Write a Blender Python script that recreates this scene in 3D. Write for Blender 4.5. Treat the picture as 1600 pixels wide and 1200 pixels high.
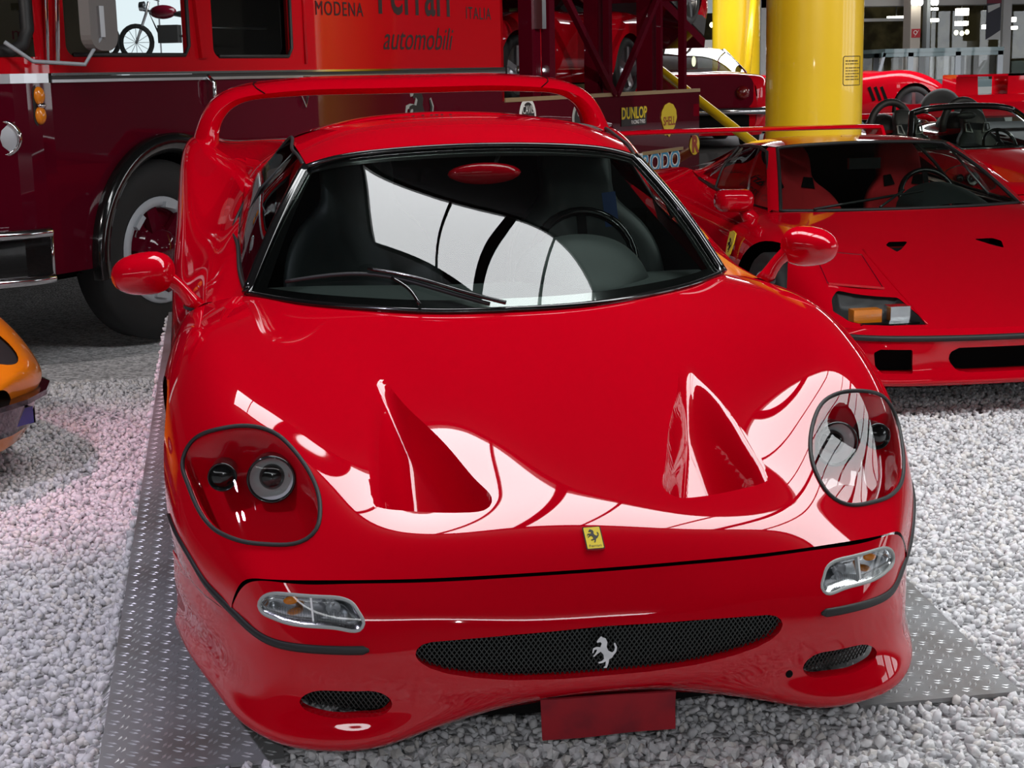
import bpy, bmesh, math, random
import numpy as np
from mathutils import Vector, Matrix
from mathutils.bvhtree import BVHTree

for o in list(bpy.data.objects):
    bpy.data.objects.remove(o)
SC = bpy.context.scene
COL = SC.collection
random.seed(7)
RNG = np.random.default_rng(7)
R_ = math.radians

# ------------------------------------------------------------------ camera
FPX = 2444.585
CAM = np.array([-0.70746, -3.07228, 1.51298])
CR = np.array([0.98547139, -0.16845063, -0.02169158])
CU = np.array([0.05363858, 0.18749825, 0.98079932])
CF = np.array([0.16114913, 0.96771318, -0.19380962])
cam_d = bpy.data.cameras.new('camera')
cam_d.sensor_width = 36.0
cam_d.lens = FPX / 1600 * 36
cam_d.clip_end = 200
cam = bpy.data.objects.new('camera', cam_d)
COL.objects.link(cam)
cam.matrix_world = Matrix(((CR[0], CU[0], -CF[0], CAM[0]), (CR[1], CU[1], -CF[1], CAM[1]), (CR[2], CU[2], -CF[2], CAM[2]), (0, 0, 0, 1)))
SC.camera = cam

# ------------------------------------------------------------------ world, exposure
w = bpy.data.worlds.new('world'); SC.world = w
w.use_nodes = True
w.node_tree.nodes['Background'].inputs[0].default_value = (0.75, 0.85, 1.0, 1)
w.node_tree.nodes['Background'].inputs[1].default_value = 0.35
SC.view_settings.view_transform = 'Standard'
SC.view_settings.look = 'None'
SC.view_settings.gamma = 1.0
SC.view_settings.use_curve_mapping = False
SC.view_settings.exposure = 0.0

# the photographer's flash
fl_d = bpy.data.lights.new('camera_flash', 'POINT'); fl_d.energy = 55; fl_d.color = (.93, .95, 1.0); fl_d.shadow_soft_size = .02
fl = bpy.data.objects.new('camera_flash', fl_d); COL.objects.link(fl); fl.location = tuple(CAM + CU * .07 - CR * .03)

# the winged car stands nose-down on a tilted plate: its frame is turned about the x axis
TILT = math.atan(0.0997)
CT, ST = math.cos(TILT), math.sin(TILT)
def to_world(p):
    p = np.asarray(p, float)
    y, z = p[..., 1] - .3, p[..., 2]
    return np.stack([p[..., 0], .3 + CT * y - ST * z, ST * y + CT * z], -1)
def to_car(p):
    p = np.asarray(p, float)
    y, z = p[..., 1] - .3, p[..., 2]
    return np.stack([p[..., 0], .3 + CT * y + ST * z, -ST * y + CT * z], -1)
def ray(px, py):
    return CF + CR * (px - 800) / FPX - CU * (py - 600) / FPX
def on_axis(p, axis, val):          # pixel -> world point on the plane axis = val
    d = ray(*p); return CAM + d * (val - CAM[axis]) / d[axis]
def on_plane(p, p0, n):
    d = ray(*p); return CAM + d * (((np.asarray(p0) - CAM) @ n) / (d @ n))
CARCAM = to_car(CAM)
def car_ray(px, py):
    return to_car(CAM + ray(px, py)) - CARCAM
def car_axis(p, axis, val):
    d = car_ray(*p); return CARCAM + d * (val - CARCAM[axis]) / d[axis]

# ------------------------------------------------------------------ materials
def mat(name, col, rough=.5, metal=0., coat=0., emit=None, es=0., noise=None, bump=None, trans=0., ior=1.5, alpha=1., spec=.5, coat_rough=.02):
    m = bpy.data.materials.new(name); m.use_nodes = True
    nt = m.node_tree; b = nt.nodes['Principled BSDF']
    b.inputs['Base Color'].default_value = (*col, 1)
    b.inputs['Roughness'].default_value = rough
    b.inputs['Metallic'].default_value = metal
    b.inputs['IOR'].default_value = ior
    b.inputs['Specular IOR Level'].default_value = spec
    b.inputs['Coat Weight'].default_value = coat
    b.inputs['Coat Roughness'].default_value = coat_rough
    b.inputs['Transmission Weight'].default_value = trans
    b.inputs['Alpha'].default_value = alpha
    if emit:
        b.inputs['Emission Color'].default_value = (*emit, 1)
        b.inputs['Emission Strength'].default_value = es
    if noise or bump:
        tc = nt.nodes.new('ShaderNodeTexCoord')
    if noise:       # (scale, detail, other colour, lo, hi)
        n = nt.nodes.new('ShaderNodeTexNoise'); n.inputs['Scale'].default_value = noise[0]; n.inputs['Detail'].default_value = noise[1]
        nt.links.new(tc.outputs['Object'], n.inputs['Vector'])
        r = nt.nodes.new('ShaderNodeValToRGB')
        r.color_ramp.elements[0].position = noise[3]; r.color_ramp.elements[1].position = noise[4]
        r.color_ramp.elements[0].color = (*col, 1); r.color_ramp.elements[1].color = (*noise[2], 1)
        nt.links.new(n.outputs['Fac'], r.inputs['Fac']); nt.links.new(r.outputs['Color'], b.inputs['Base Color'])
    if bump:        # (scale, strength, distance)
        n2 = nt.nodes.new('ShaderNodeTexNoise'); n2.inputs['Scale'].default_value = bump[0]; n2.inputs['Detail'].default_value = 4
        nt.links.new(tc.outputs['Object'], n2.inputs['Vector'])
        bm_ = nt.nodes.new('ShaderNodeBump'); bm_.inputs['Strength'].default_value = bump[1]; bm_.inputs['Distance'].default_value = bump[2]
        nt.links.new(n2.outputs['Fac'], bm_.inputs['Height']); nt.links.new(bm_.outputs['Normal'], b.inputs['Normal'])
    return m
def glass_mat(name, tint=(1, 1, 1), ior=1.5, rough=0.0):
    # thin pane: fresnel mix of a mirror and a tinted see-through
    m = bpy.data.materials.new(name); m.use_nodes = True
    nt = m.node_tree; nt.nodes.clear()
    out = nt.nodes.new('ShaderNodeOutputMaterial'); mix = nt.nodes.new('ShaderNodeMixShader')
    f0 = ((ior - 1) / (ior + 1)) ** 2          # Schlick, the same from both faces of the pane
    ge = nt.nodes.new('ShaderNodeNewGeometry'); dt = nt.nodes.new('ShaderNodeVectorMath'); dt.operation = 'DOT_PRODUCT'
    nt.links.new(ge.outputs['Incoming'], dt.inputs[0]); nt.links.new(ge.outputs['Normal'], dt.inputs[1])
    prev = dt.outputs['Value']
    for op, val in (('ABSOLUTE', None), ('SUBTRACT', 1.0), ('POWER', 5.0), ('MULTIPLY', 1 - f0), ('ADD', f0)):
        k = nt.nodes.new('ShaderNodeMath'); k.operation = op
        if op == 'SUBTRACT': k.inputs[0].default_value = 1.0; nt.links.new(prev, k.inputs[1])
        else:
            nt.links.new(prev, k.inputs[0])
            if val is not None: k.inputs[1].default_value = val
        prev = k.outputs[0]
    g = nt.nodes.new('ShaderNodeBsdfGlossy'); g.inputs['Roughness'].default_value = rough
    t = nt.nodes.new('ShaderNodeBsdfTransparent'); t.inputs['Color'].default_value = (*tint, 1)
    nt.links.new(prev, mix.inputs[0]); nt.links.new(t.outputs[0], mix.inputs[1]); nt.links.new(g.outputs[0], mix.inputs[2])
    nt.links.new(mix.outputs[0], out.inputs['Surface'])
    return m

M = {}
M['red'] = mat('red_paint', (.50, .0, .008), .32, coat=1.0, spec=.0)
M['red2'] = mat('red_paint_other', (.46, .002, .01), .34, coat=1.0, spec=.0)
M['truckred'] = mat('truck_red_paint', (.52, .004, .010), .35, coat=.8, spec=.0)
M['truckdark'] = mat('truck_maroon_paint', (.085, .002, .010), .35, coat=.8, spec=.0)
M['orange'] = mat('orange_paint', (.72, .20, .004), .35, coat=1., spec=.3)
M['black'] = mat('black_rubber', (.012, .012, .012), .55)
M['blackgloss'] = mat('black_gloss', (.006, .006, .006), .12, coat=.6)
M['cavity'] = mat('dark_cavity', (.004, .004, .004), .9, spec=.1)
M['tyre'] = mat('tyre_rubber', (.010, .010, .010), .7, bump=(60, .2, .002))
M['dash'] = mat('dash_leather', (.022, .026, .026), .6, bump=(300, .2, .001))
M['seatblack'] = mat('seat_leather', (.02, .024, .024), .5)
M['seatred'] = mat('seat_red_fabric', (.50, .006, .012), .85)
M['lampsilver'] = mat('lamp_silver', (.62, .63, .64), .25)
M['chrome'] = mat('chrome', (.72, .72, .74), .1, metal=1.)
M['alloy'] = mat('alloy', (.55, .55, .57), .3, metal=1.)
M['silver'] = mat('silver_paint', (.55, .56, .58), .3, metal=.7)
M['grey'] = mat('grey_rim_paint', (.42, .44, .47), .45)
M['steelmesh'] = mat('grille_mesh', (.03, .034, .032), .4, metal=.3)
M['lens'] = glass_mat('clear_lens', (.93, .94, .94), 1.45)
M['wsglass'] = glass_mat('windscreen_glass', (.62, .70, .66), 1.62)
M['sideglass'] = glass_mat('side_glass', (.45, .5, .48), 1.6)
M['reflector'] = mat('lamp_reflector', (.75, .76, .78), .15, metal=1.)
M['amber'] = mat('amber_lens', (.75, .22, .01), .2, coat=.5)
M['greysill'] = mat('grey_border', (.35, .37, .36), .35)
M['yellow'] = mat('yellow_enamel', (.80, .60, .02), .35, coat=.5)
M['white'] = mat('white_paint', (.8, .8, .8), .5)
M['blackprint'] = mat('black_print', (.01, .008, .008), .5)

# ------------------------------------------------------------------ object helpers
def put(name, verts, faces, m, parent=None, smooth=True, mats=None, fmi=None):
    me = bpy.data.meshes.new(name)
    me.from_pydata([tuple(map(float, v)) for v in verts], [], [tuple(int(i) for i in f) for f in faces])
    for mm in (mats or [m]):
        me.materials.append(M[mm] if isinstance(mm, str) else mm)
    if smooth:
        me.polygons.foreach_set('use_smooth', [True] * len(me.polygons))
    if fmi is not None:
        me.polygons.foreach_set('material_index', fmi)
    me.update()
    o = bpy.data.objects.new(name, me); COL.objects.link(o)
    if parent is not None:
        o.parent = parent
    return o
def sharp(o, ang=40):
    me = o.data
    bm = bmesh.new(); bm.from_mesh(me)
    for e in bm.edges:
        if len(e.link_faces) == 2 and e.calc_face_angle(0) > R_(ang):
            e.smooth = False
    bm.to_mesh(me); bm.free()
    return o
def tag(o, label, cat, group=None):
    o['label'] = label; o['category'] = cat
    if group: o['group'] = group
    return o
def struct(o):
    o['kind'] = 'structure'; return o
def empty(name, loc=(0, 0, 0), rot=(0, 0, 0)):
    o = bpy.data.objects.new(name, None); COL.objects.link(o)
    o.location = loc; o.rotation_euler = rot
    return o
def copy_tree(o, parent=None):
    c = o.copy(); COL.objects.link(c); c.parent = parent
    for ch in o.children:
        copy_tree(ch, c)
    return c

class MB:
    """collects simple shapes for one mesh"""
    def __init__(s): s.v = []; s.f = []
    def add(s, v, f):
        k = len(s.v); s.v += [tuple(map(float, p)) for p in v]; s.f += [tuple(i + k for i in q) for q in f]; return s
    def box(s, a, b):
        x0, y0, z0 = a; x1, y1, z1 = b
        return s.add([(x0, y0, z0), (x1, y0, z0), (x1, y1, z0), (x0, y1, z0), (x0, y0, z1), (x1, y0, z1), (x1, y1, z1), (x0, y1, z1)],
                     [(0, 3, 2, 1), (4, 5, 6, 7), (0, 1, 5, 4), (1, 2, 6, 5), (2, 3, 7, 6), (3, 0, 4, 7)])
    def hexa(s, c8):
        return s.add(c8, [(0, 3, 2, 1), (4, 5, 6, 7), (0, 1, 5, 4), (1, 2, 6, 5), (2, 3, 7, 6), (3, 0, 4, 7)])
    def bar(s, a, b, wd, ht=None, up=(0, 0, 1)):
        a = Vector(a); b = Vector(b); ht = wd if ht is None else ht
        d = (b - a).normalized(); u = Vector(up)
        if abs(d.dot(u)) > .98: u = Vector((1, 0, 0))
        sx = d.cross(u).normalized() * wd / 2; sz = sx.cross(d).normalized() * ht / 2
        return s.hexa([a - sx - sz, a + sx - sz, b + sx - sz, b - sx - sz, a - sx + sz, a + sx + sz, b + sx + sz, b - sx + sz])
    def tube(s, pts, rad, n=8, closed=False, caps=True):
        pts = [Vector(p) for p in pts]; m = len(pts)
        rads = rad if hasattr(rad, '__len__') else [rad] * m
        rings = []; pu = None
        for i, p in enumerate(pts):
            if closed: d = pts[(i + 1) % m] - pts[i - 1]
            else: d = pts[min(i + 1, m - 1)] - pts[max(i - 1, 0)]
            d = d.normalized() if d.length > 1e-9 else Vector((0, 0, 1))
            if pu is None:
                u = Vector((0, 0, 1)) if abs(d.z) < .9 else Vector((1, 0, 0))
            else: u = pu
            u = (u - d * u.dot(d)).normalized(); pu = u; v = d.cross(u)
            rings.append([p + (u * math.cos(2 * math.pi * k / n) + v * math.sin(2 * math.pi * k / n)) * rads[i] for k in range(n)])
        vs = [q for r in rings for q in r]; fs = []
        for i in range(m if closed else m - 1):
            j = (i + 1) % m
            for k in range(n):
                fs.append((i * n + k, i * n + (k + 1) % n, j * n + (k + 1) % n, j * n + k))
        if caps and not closed:
            fs.append(tuple(range(n - 1, -1, -1))); fs.append(tuple((m - 1) * n + k for k in range(n)))
        return s.add(vs, fs)
    def lathe(s, prof, o=(0, 0, 0), axis=(1, 0, 0), n=32):
        # prof: (distance along axis, radius)
        ax = Vector(axis).normalized(); u = Vector((0, 0, 1)) if abs(ax.z) < .9 else Vector((1, 0, 0))
        u = (u - ax * u.dot(ax)).normalized(); v = ax.cross(u); o = Vector(o)
        vs = []; fs = []
        for (t, r) in prof:
            for k in range(n):
                a = 2 * math.pi * k / n
                vs.append(o + ax * t + (u * math.cos(a) + v * math.sin(a)) * r)
        for i in range(len(prof) - 1):
            for k in range(n):
                fs.append((i * n + k, i * n + (k + 1) % n, (i + 1) * n + (k + 1) % n, (i + 1) * n + k))
        return s.add(vs, fs)
    def prism(s, poly, fn, d0, d1):
        # poly: 2D outline; fn(u, v, d) -> 3D
        n = len(poly)
        vs = [fn(u, v, d0) for u, v in poly] + [fn(u, v, d1) for u, v in poly]
        return s.add(vs, [tuple(range(n)), tuple(range(2 * n - 1, n - 1, -1))] + [(i, i + n, (i + 1) % n + n, (i + 1) % n) for i in range(n)])
    def ell(s, c, rx, ry, rz, nu=16, nv=10):
        vs = []; fs = []
        for i in range(nv + 1):
            t = math.pi * i / nv
            for k in range(nu):
                a = 2 * math.pi * k / nu
                vs.append((c[0] + rx * math.sin(t) * math.cos(a), c[1] + ry * math.sin(t) * math.sin(a), c[2] + rz * math.cos(t)))
        for i in range(nv):
            for k in range(nu):
                fs.append((i * nu + k, i * nu + (k + 1) % nu, (i + 1) * nu + (k + 1) % nu, (i + 1) * nu + k))
        return s.add(vs, fs)
    def put(s, name, m, parent=None, smooth=True, ang=None):
        o = put(name, s.v, s.f, m, parent, smooth)
        bm = bmesh.new(); bm.from_mesh(o.data)
        bmesh.ops.recalc_face_normals(bm, faces=bm.faces); bm.to_mesh(o.data); bm.free()
        if smooth and ang: sharp(o, ang)
        return o

def resample(pts, n, closed=False):
    p = np.asarray(pts, float)
    if closed: p = np.vstack([p, p[:1]])
    d = np.r_[0, np.cumsum(np.linalg.norm(np.diff(p, axis=0), axis=1))]
    t = np.linspace(0, d[-1], n + 1)[:-1] if closed else np.linspace(0, d[-1], n)
    return np.stack([np.interp(t, d, p[:, k]) for k in range(p.shape[1])], 1)
def cardinal(kn, t):
    """matrix of natural cubic spline cardinal functions, knots kn, sampled at t"""
    kn = np.asarray(kn, float); n = len(kn); h = np.diff(kn)
    A = np.zeros((n, n)); B = np.zeros((n, n)); A[0, 0] = A[-1, -1] = 1
    for i in range(1, n - 1):
        A[i, i - 1] = h[i - 1]; A[i, i] = 2 * (h[i - 1] + h[i]); A[i, i + 1] = h[i]
        B[i, i - 1] = 6 / h[i - 1]; B[i, i] = -6 / h[i - 1] - 6 / h[i]; B[i, i + 1] = 6 / h[i]
    S2 = np.linalg.solve(A, B)                      # second derivatives per unit data
    t = np.asarray(t, float); k = np.clip(np.searchsorted(kn, t) - 1, 0, n - 2)
    hh = h[k]; a = (kn[k + 1] - t) / hh; b = (t - kn[k]) / hh
    out = np.zeros((len(t), n)); ar = np.arange(len(t))
    out[ar, k] += a; out[ar, k + 1] += b
    out += ((a ** 3 - a) * hh ** 2 / 6)[:, None] * S2[k] + ((b ** 3 - b) * hh ** 2 / 6)[:, None] * S2[k + 1]
    return out
def smooth_curve(pts, n, closed=False):
    p = np.asarray(pts, float)
    if closed:
        m = len(p); q = np.vstack([p[-4:], p, p[:5]])
        d = np.r_[0, np.cumsum(np.linalg.norm(np.diff(q, axis=0), axis=1))]
        t = np.linspace(d[4], d[4 + m], n + 1)[:-1]
        return cardinal(d, t) @ q
    d = np.r_[0, np.cumsum(np.linalg.norm(np.diff(p, axis=0), axis=1))]
    return cardinal(d, np.linspace(0, d[-1], n)) @ p

class Patch:
    """bicubic surface through a net rows x cols of points; sym: first column lies on x = 0 and the net is mirrored there"""
    def __init__(s, net, sym=False):
        P = np.asarray(net, float)
        s.nr, s.nc = P.shape[:2]; s.sym = sym
        cl = np.linalg.norm(np.diff(P, axis=1), axis=2).mean(0); rl = np.linalg.norm(np.diff(P, axis=0), axis=2).mean(1)
        s.uk = np.r_[0, np.cumsum(cl)]; s.vk = np.r_[0, np.cumsum(rl)]
        if sym:
            Q = P[:, :0:-1] * np.array([-1, 1, 1]); P = np.concatenate([Q, P], 1)
            s.ku = np.r_[-s.uk[:0:-1], s.uk]
        else: s.ku = s.uk
        s.P = P; s.U = s.uk[-1]; s.V = s.vk[-1]
    def ev(s, u, v):
        sh = np.shape(u); u = np.ravel(u); v = np.ravel(v)
        BU = cardinal(s.ku, u); BV = cardinal(s.vk, v)
        return np.einsum('ni,nj,jik->nk', BU, BV, s.P).reshape(*sh, 3)
    def grid(s, nu, nv, v0=0., u0=0.):
        return np.meshgrid(np.linspace(u0, s.U, nu), np.linspace(v0, s.V, nv))

def in_poly(pts, poly):
    x, y = pts[..., 0], pts[..., 1]; ins = np.zeros(x.shape, bool); n = len(poly); j = n - 1
    for i in range(n):
        xi, yi = poly[i]; xj, yj = poly[j]
        if yi != yj:
            ins ^= ((yi > y) != (yj > y)) & (x < (xj - xi) * (y - yi) / (yj - yi) + xi)
        j = i
    return ins

class Panel:
    """a half panel (x >= 0) of a car body: dense grid of a patch whose edges are snapped to outlines"""
    def __init__(s, patch, nu, nv, v0=0., u0=0.):
        s.p = patch; s.U, s.V = patch.grid(nu, nv, v0, u0); s.P = patch.ev(s.U, s.V)
        s.lock = np.zeros(s.U.shape, bool); s.reg = {}; s.post = []
    def cut(s, name, poly, proj, keep=False, cond=None):
        """proj: 3D array -> 2D array. afterwards s.reg[name] holds state 0 out / 1 in / 2 on"""
        def ins(u, v, P=None):
            P = s.p.ev(u, v) if P is None else P
            r = in_poly(proj(P), poly)
            return r & cond(P) if cond is not None else r
        st = ins(s.U, s.V, s.P).astype(int)
        I = []
        for di, dj in ((0, 1), (1, 0)):
            a = st[:st.shape[0] - di, :st.shape[1] - dj]; b = st[di:, dj:]
            ii, jj = np.nonzero(a != b); I += [(i, j, i + di, j + dj) for i, j in zip(ii, jj)]
        if I:
            I = np.array(I); a = (I[:, 0], I[:, 1]); b = (I[:, 2], I[:, 3])
            lo = np.zeros(len(I)); hi = np.ones(len(I)); sa = st[a].astype(bool)
            for _ in range(11):
                m = (lo + hi) / 2
                same = ins(s.U[a] * (1 - m) + s.U[b] * m, s.V[a] * (1 - m) + s.V[b] * m) == sa
                lo = np.where(same, m, lo); hi = np.where(same, hi, m)
            t = (lo + hi) / 2
            U0, V0 = s.U.copy(), s.V.copy(); on = np.zeros(st.shape, bool)
            for k in np.argsort(np.minimum(t, 1 - t)):
                i, j, i2, j2 = I[k]
                if on[i, j] or on[i2, j2]: continue
                tt = t[k]; q = (i, j) if tt < .5 else (i2, j2)
                if s.lock[q]: q = (i2, j2) if tt < .5 else (i, j)
                if s.lock[q]: continue
                s.U[q] = U0[i, j] * (1 - tt) + U0[i2, j2] * tt; s.V[q] = V0[i, j] * (1 - tt) + V0[i2, j2] * tt
                on[q] = True
            st[on] = 2; s.lock |= on
            s.P = s.p.ev(s.U, s.V)
        s.reg[name] = st
        if not hasattr(s, 'ins'): s.ins = {}
        s.ins[name] = lambda P: in_poly(proj(P), poly)
        return s
    def build(s, cuts):
        """faces split by region -> dict name -> faces (indices in the grid), main under ''"""
        nv, nu = s.U.shape; idx = np.arange(nv * nu).reshape(nv, nu)
        quads = np.stack([idx[:-1, :-1], idx[:-1, 1:], idx[1:, 1:], idx[1:, :-1]], -1).reshape(-1, 4)
        PP = s.P.reshape(-1, 3); out = {'': []}
        for c in cuts: out[c] = []
        lab = np.full(len(quads), -1); mixed = {}
        for ci, c in enumerate(cuts):
            q = s.reg[c].ravel()[quads]
            anyin = (q == 1).any(1); anyout = (q == 0).any(1); allon = (q == 2).all(1)
            lab[anyin & ~anyout] = ci
            k = np.nonzero(allon)[0]
            if len(k):
                g = s.ins[c](PP[quads[k]].mean(1)); lab[k[g]] = ci
            for k in np.nonzero(anyin & anyout)[0]: mixed[k] = ci
        for k, f in enumerate(quads):
            if k in mixed:
                ci = mixed[k]; c = cuts[ci]; q = s.reg[c].ravel()[f]
                tris = [(f[0], f[1], f[2]), (f[0], f[2], f[3])] if (q[0] == 2 and q[2] == 2) else [(f[1], f[2], f[3]), (f[1], f[3], f[0])]
                for t in tris:
                    g = s.reg[c].ravel()[list(t)]
                    out[c if (g == 1).any() else ''].append(t)
            else:
                out[cuts[lab[k]] if lab[k] >= 0 else ''].append(tuple(f))
        return out

def compact(P, faces):
    used = sorted({i for f in faces for i in f}); mp = {k: i for i, k in enumerate(used)}
    return P[used], [tuple(mp[i] for i in f) for f in faces]
def mirrored(P, faces):
    P = np.asarray(P); n = len(P)
    Q = np.concatenate([P, P * np.array([-1, 1, 1])])
    return Q, list(faces) + [tuple(i + n for i in reversed(f)) for f in faces]
def weld(o, d=1e-4):
    bm = bmesh.new(); bm.from_mesh(o.data); bmesh.ops.remove_doubles(bm, verts=bm.verts, dist=d)
    bm.to_mesh(o.data); bm.free(); return o
def boundary(faces_in, faces_out):
    """edges shared by a kept and a removed face, oriented as in the kept face"""
    E = {frozenset((f[i], f[(i + 1) % len(f)])) for f in faces_in for i in range(len(f))}
    return [(f[i], f[(i + 1) % len(f)]) for f in faces_out for i in range(len(f)) if frozenset((f[i], f[(i + 1) % len(f)])) in E]
def fix_normals(o, out=(0, 0, 1)):
    return o

# ================================================================== the red mid-engined car in front
CARG = to_world((0, 0, 0))
def bvh_of(P, faces):
    return BVHTree.FromPolygons([Vector(p) for p in P], [tuple(int(i) for i in f) for f in faces])
def grid_faces(nv, nu):
    idx = np.arange(nv * nu).reshape(nv, nu)
    return np.stack([idx[:-1, :-1], idx[:-1, 1:], idx[1:, 1:], idx[1:, :-1]], -1).reshape(-1, 4)
def patch_bvh(p, nu=90, nv=90):
    U, V = p.grid(nu, nv); P = p.ev(U, V).reshape(-1, 3); F = grid_faces(nv, nu)
    P2, F2 = mirrored(P, [tuple(f) for f in F]); return bvh_of(P2, F2)
def cast(bv, px, py):
    d = Vector(car_ray(px, py)).normalized(); h = bv.ray_cast(Vector(CARCAM), d)
    return (np.array(h[0]), np.array(h[1])) if h[0] is not None else (None, None)
def cast_all(bv, pts, half=True):
    out = []
    for p in pts:
        q, n = cast(bv, *p)
        if q is not None: out.append(q)
    out = np.array(out)
    if half: out[:, 0] = np.abs(out[:, 0])
    return out

ST_NET = [
 [(0, .134, .481), (.2, .14, .48), (.4, .165, .474), (.58, .205, .468), (.70, .25, .460), (.752, .285, .448), (.776, .302, .41), (.788, .312, .36)],
 [(0, .19, .529), (.2, .20, .527), (.4, .235, .522), (.58, .285, .513), (.70, .335, .503), (.782, .372, .488), (.825, .395, .43), (.838, .405, .362)],
 [(0, .36, .590), (.2, .365, .581), (.4, .395, .570), (.58, .425, .588), (.70, .455, .592), (.805, .49, .578), (.878, .52, .49), (.888, .53, .366)],
 [(0, .56, .642), (.2, .56, .636), (.4, .575, .620), (.58, .60, .662), (.70, .62, .698), (.81, .64, .694), (.905, .67, .585), (.922, .68, .37)],
 [(0, .80, .699), (.2, .80, .697), (.4, .82, .684), (.58, .845, .722), (.70, .865, .762), (.82, .885, .768), (.93, .90, .655), (.950, .92, .375)],
 [(0, 1.02, .749), (.2, 1.03, .747), (.4, 1.08, .742), (.58, 1.13, .760), (.72, 1.17, .788), (.85, 1.18, .783), (.945, 1.19, .67), (.960, 1.20, .38)],
 [(0, 1.215, .790), (.2, 1.235, .789), (.4, 1.325, .786), (.58, 1.455, .780), (.715, 1.60, .774), (.865, 1.61, .742), (.93, 1.61, .66), (.958, 1.61, .40)]]
BU_NET = [
 [(0, .16, .165), (.2, .15, .16), (.38, .115, .14), (.5, .10, .118), (.62, .12, .113), (.71, .175, .113), (.76, .25, .113), (.80, .35, .113), (.838, .455, .115), (.88, .57, .118), (.935, .80, .125)],
 [(0, .105, .20), (.2, .098, .195), (.38, .08, .172), (.5, .072, .15), (.62, .092, .143), (.725, .155, .143), (.785, .24, .143), (.825, .345, .143), (.862, .455, .146), (.90, .57, .15), (.95, .80, .155)],
 [(0, .066, .232), (.2, .068, .228), (.38, .078, .215), (.5, .092, .198), (.62, .115, .195), (.725, .182, .195), (.78, .265, .195), (.82, .365, .195), (.857, .47, .197), (.895, .58, .20), (.945, .80, .205)],
 [(0, .052, .27), (.2, .056, .27), (.38, .078, .27), (.5, .10, .27), (.62, .138, .27), (.725, .21, .27), (.775, .28, .27), (.82, .375, .275), (.862, .475, .28), (.90, .585, .285), (.95, .80, .295)],
 [(0, .062, .345), (.2, .067, .345), (.38, .09, .345), (.5, .112, .345), (.62, .152, .343), (.72, .225, .34), (.765, .285, .325), (.812, .365, .325), (.858, .472, .33), (.898, .585, .335), (.95, .80, .345)],
 [(0, .088, .41), (.2, .093, .41), (.39, .117, .41), (.52, .145, .408), (.64, .188, .405), (.728, .25, .40), (.768, .292, .37), (.81, .355, .348), (.858, .47, .35), (.90, .587, .352), (.95, .80, .36)],
 [(0, .131, .477), (.2, .137, .476), (.4, .162, .470), (.535, .190, .466), (.65, .225, .460), (.742, .274, .450), (.774, .302, .408), (.80, .338, .362), (.857, .452, .363), (.90, .587, .364), (.95, .80, .372)]]
WS_NET_B = np.array([(0, 1.21, .792), (.2, 1.23, .791), (.4, 1.32, .788), (.58, 1.45, .783), (.715, 1.60, .778)])
WS_NET_T = np.array([(0, 1.90, 1.145), (.15, 1.903, 1.142), (.3, 1.91, 1.133), (.43, 1.922, 1.116), (.517, 1.94, 1.09)])
clam_p = Patch(ST_NET, True); bump_p = Patch(BU_NET, True)
ws_p = Patch([WS_NET_B, (WS_NET_B * .55 + WS_NET_T * .45) + np.array([0, -.010, .020]), WS_NET_T], True)
clam_b = patch_bvh(clam_p); bump_b = patch_bvh(bump_p); ws_b = patch_bvh(ws_p, 50, 40)
def row(y, xs): return [(x, y, z) for x, z in xs]
REAR_NET = [
 row(2.5, [(0, 1.168), (.15, 1.165), (.3, 1.155), (.44, 1.133), (.55, 1.10), (.66, .97), (.73, .85), (.81, .79), (.90, .745), (.955, .695), (.975, .58), (.975, .4), (.95, .2), (.92, .13)]),
 row(3.0, [(0, 1.12), (.15, 1.115), (.3, 1.10), (.43, 1.07), (.53, 1.03), (.63, .94), (.71, .87), (.80, .83), (.90, .80), (.955, .755), (.98, .62), (.98, .4), (.955, .2), (.93, .13)]),
 row(3.45, [(0, 1.02), (.15, 1.015), (.3, 1.0), (.42, .97), (.52, .94), (.62, .90), (.70, .88), (.79, .87), (.88, .865), (.945, .84), (.98, .7), (.985, .4), (.96, .2), (.93, .13)]),
 row(3.9, [(0, .92), (.15, .918), (.3, .912), (.42, .905), (.52, .90), (.62, .895), (.70, .89), (.79, .89), (.87, .915), (.94, .905), (.975, .76), (.985, .45), (.96, .22), (.93, .14)]),
 row(4.35, [(0, .87), (.15, .87), (.3, .868), (.42, .866), (.52, .865), (.62, .862), (.70, .86), (.79, .865), (.85, .885), (.92, .87), (.955, .74), (.965, .45), (.94, .22), (.91, .15)])]
DOOR_NET = [
 row(1.61, [(.715, .774), (.80, .758), (.865, .742), (.93, .66), (.953, .55), (.958, .40), (.93, .2), (.90, .13)]),
 row(1.80, [(.735, .786), (.81, .757), (.87, .717), (.93, .655), (.952, .55), (.95, .40), (.92, .2), (.90, .13)]),
 row(2.05, [(.74, .80), (.82, .762), (.89, .712), (.945, .66), (.96, .55), (.955, .4), (.925, .2), (.905, .13)]),
 row(2.5, [(.73, .85), (.81, .79), (.90, .745), (.955, .695), (.975, .58), (.975, .4), (.95, .2), (.92, .13)])]
ROOF_NET = [WS_NET_T + np.array([0, .004, .004]),
 [(0, 2.2, 1.183), (.15, 2.2, 1.180), (.3, 2.2, 1.169), (.43, 2.2, 1.145), (.535, 2.2, 1.107)],
 row(2.5, [(0, 1.168), (.15, 1.165), (.3, 1.155), (.44, 1.133), (.55, 1.10)])]
rear_p = Patch([r_[:7] for r_ in REAR_NET], True); side_p = Patch([DOOR_NET[0], DOOR_NET[2]] + [r_[6:] for r_ in REAR_NET]); roof_p = Patch(ROOF_NET, True)

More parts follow.
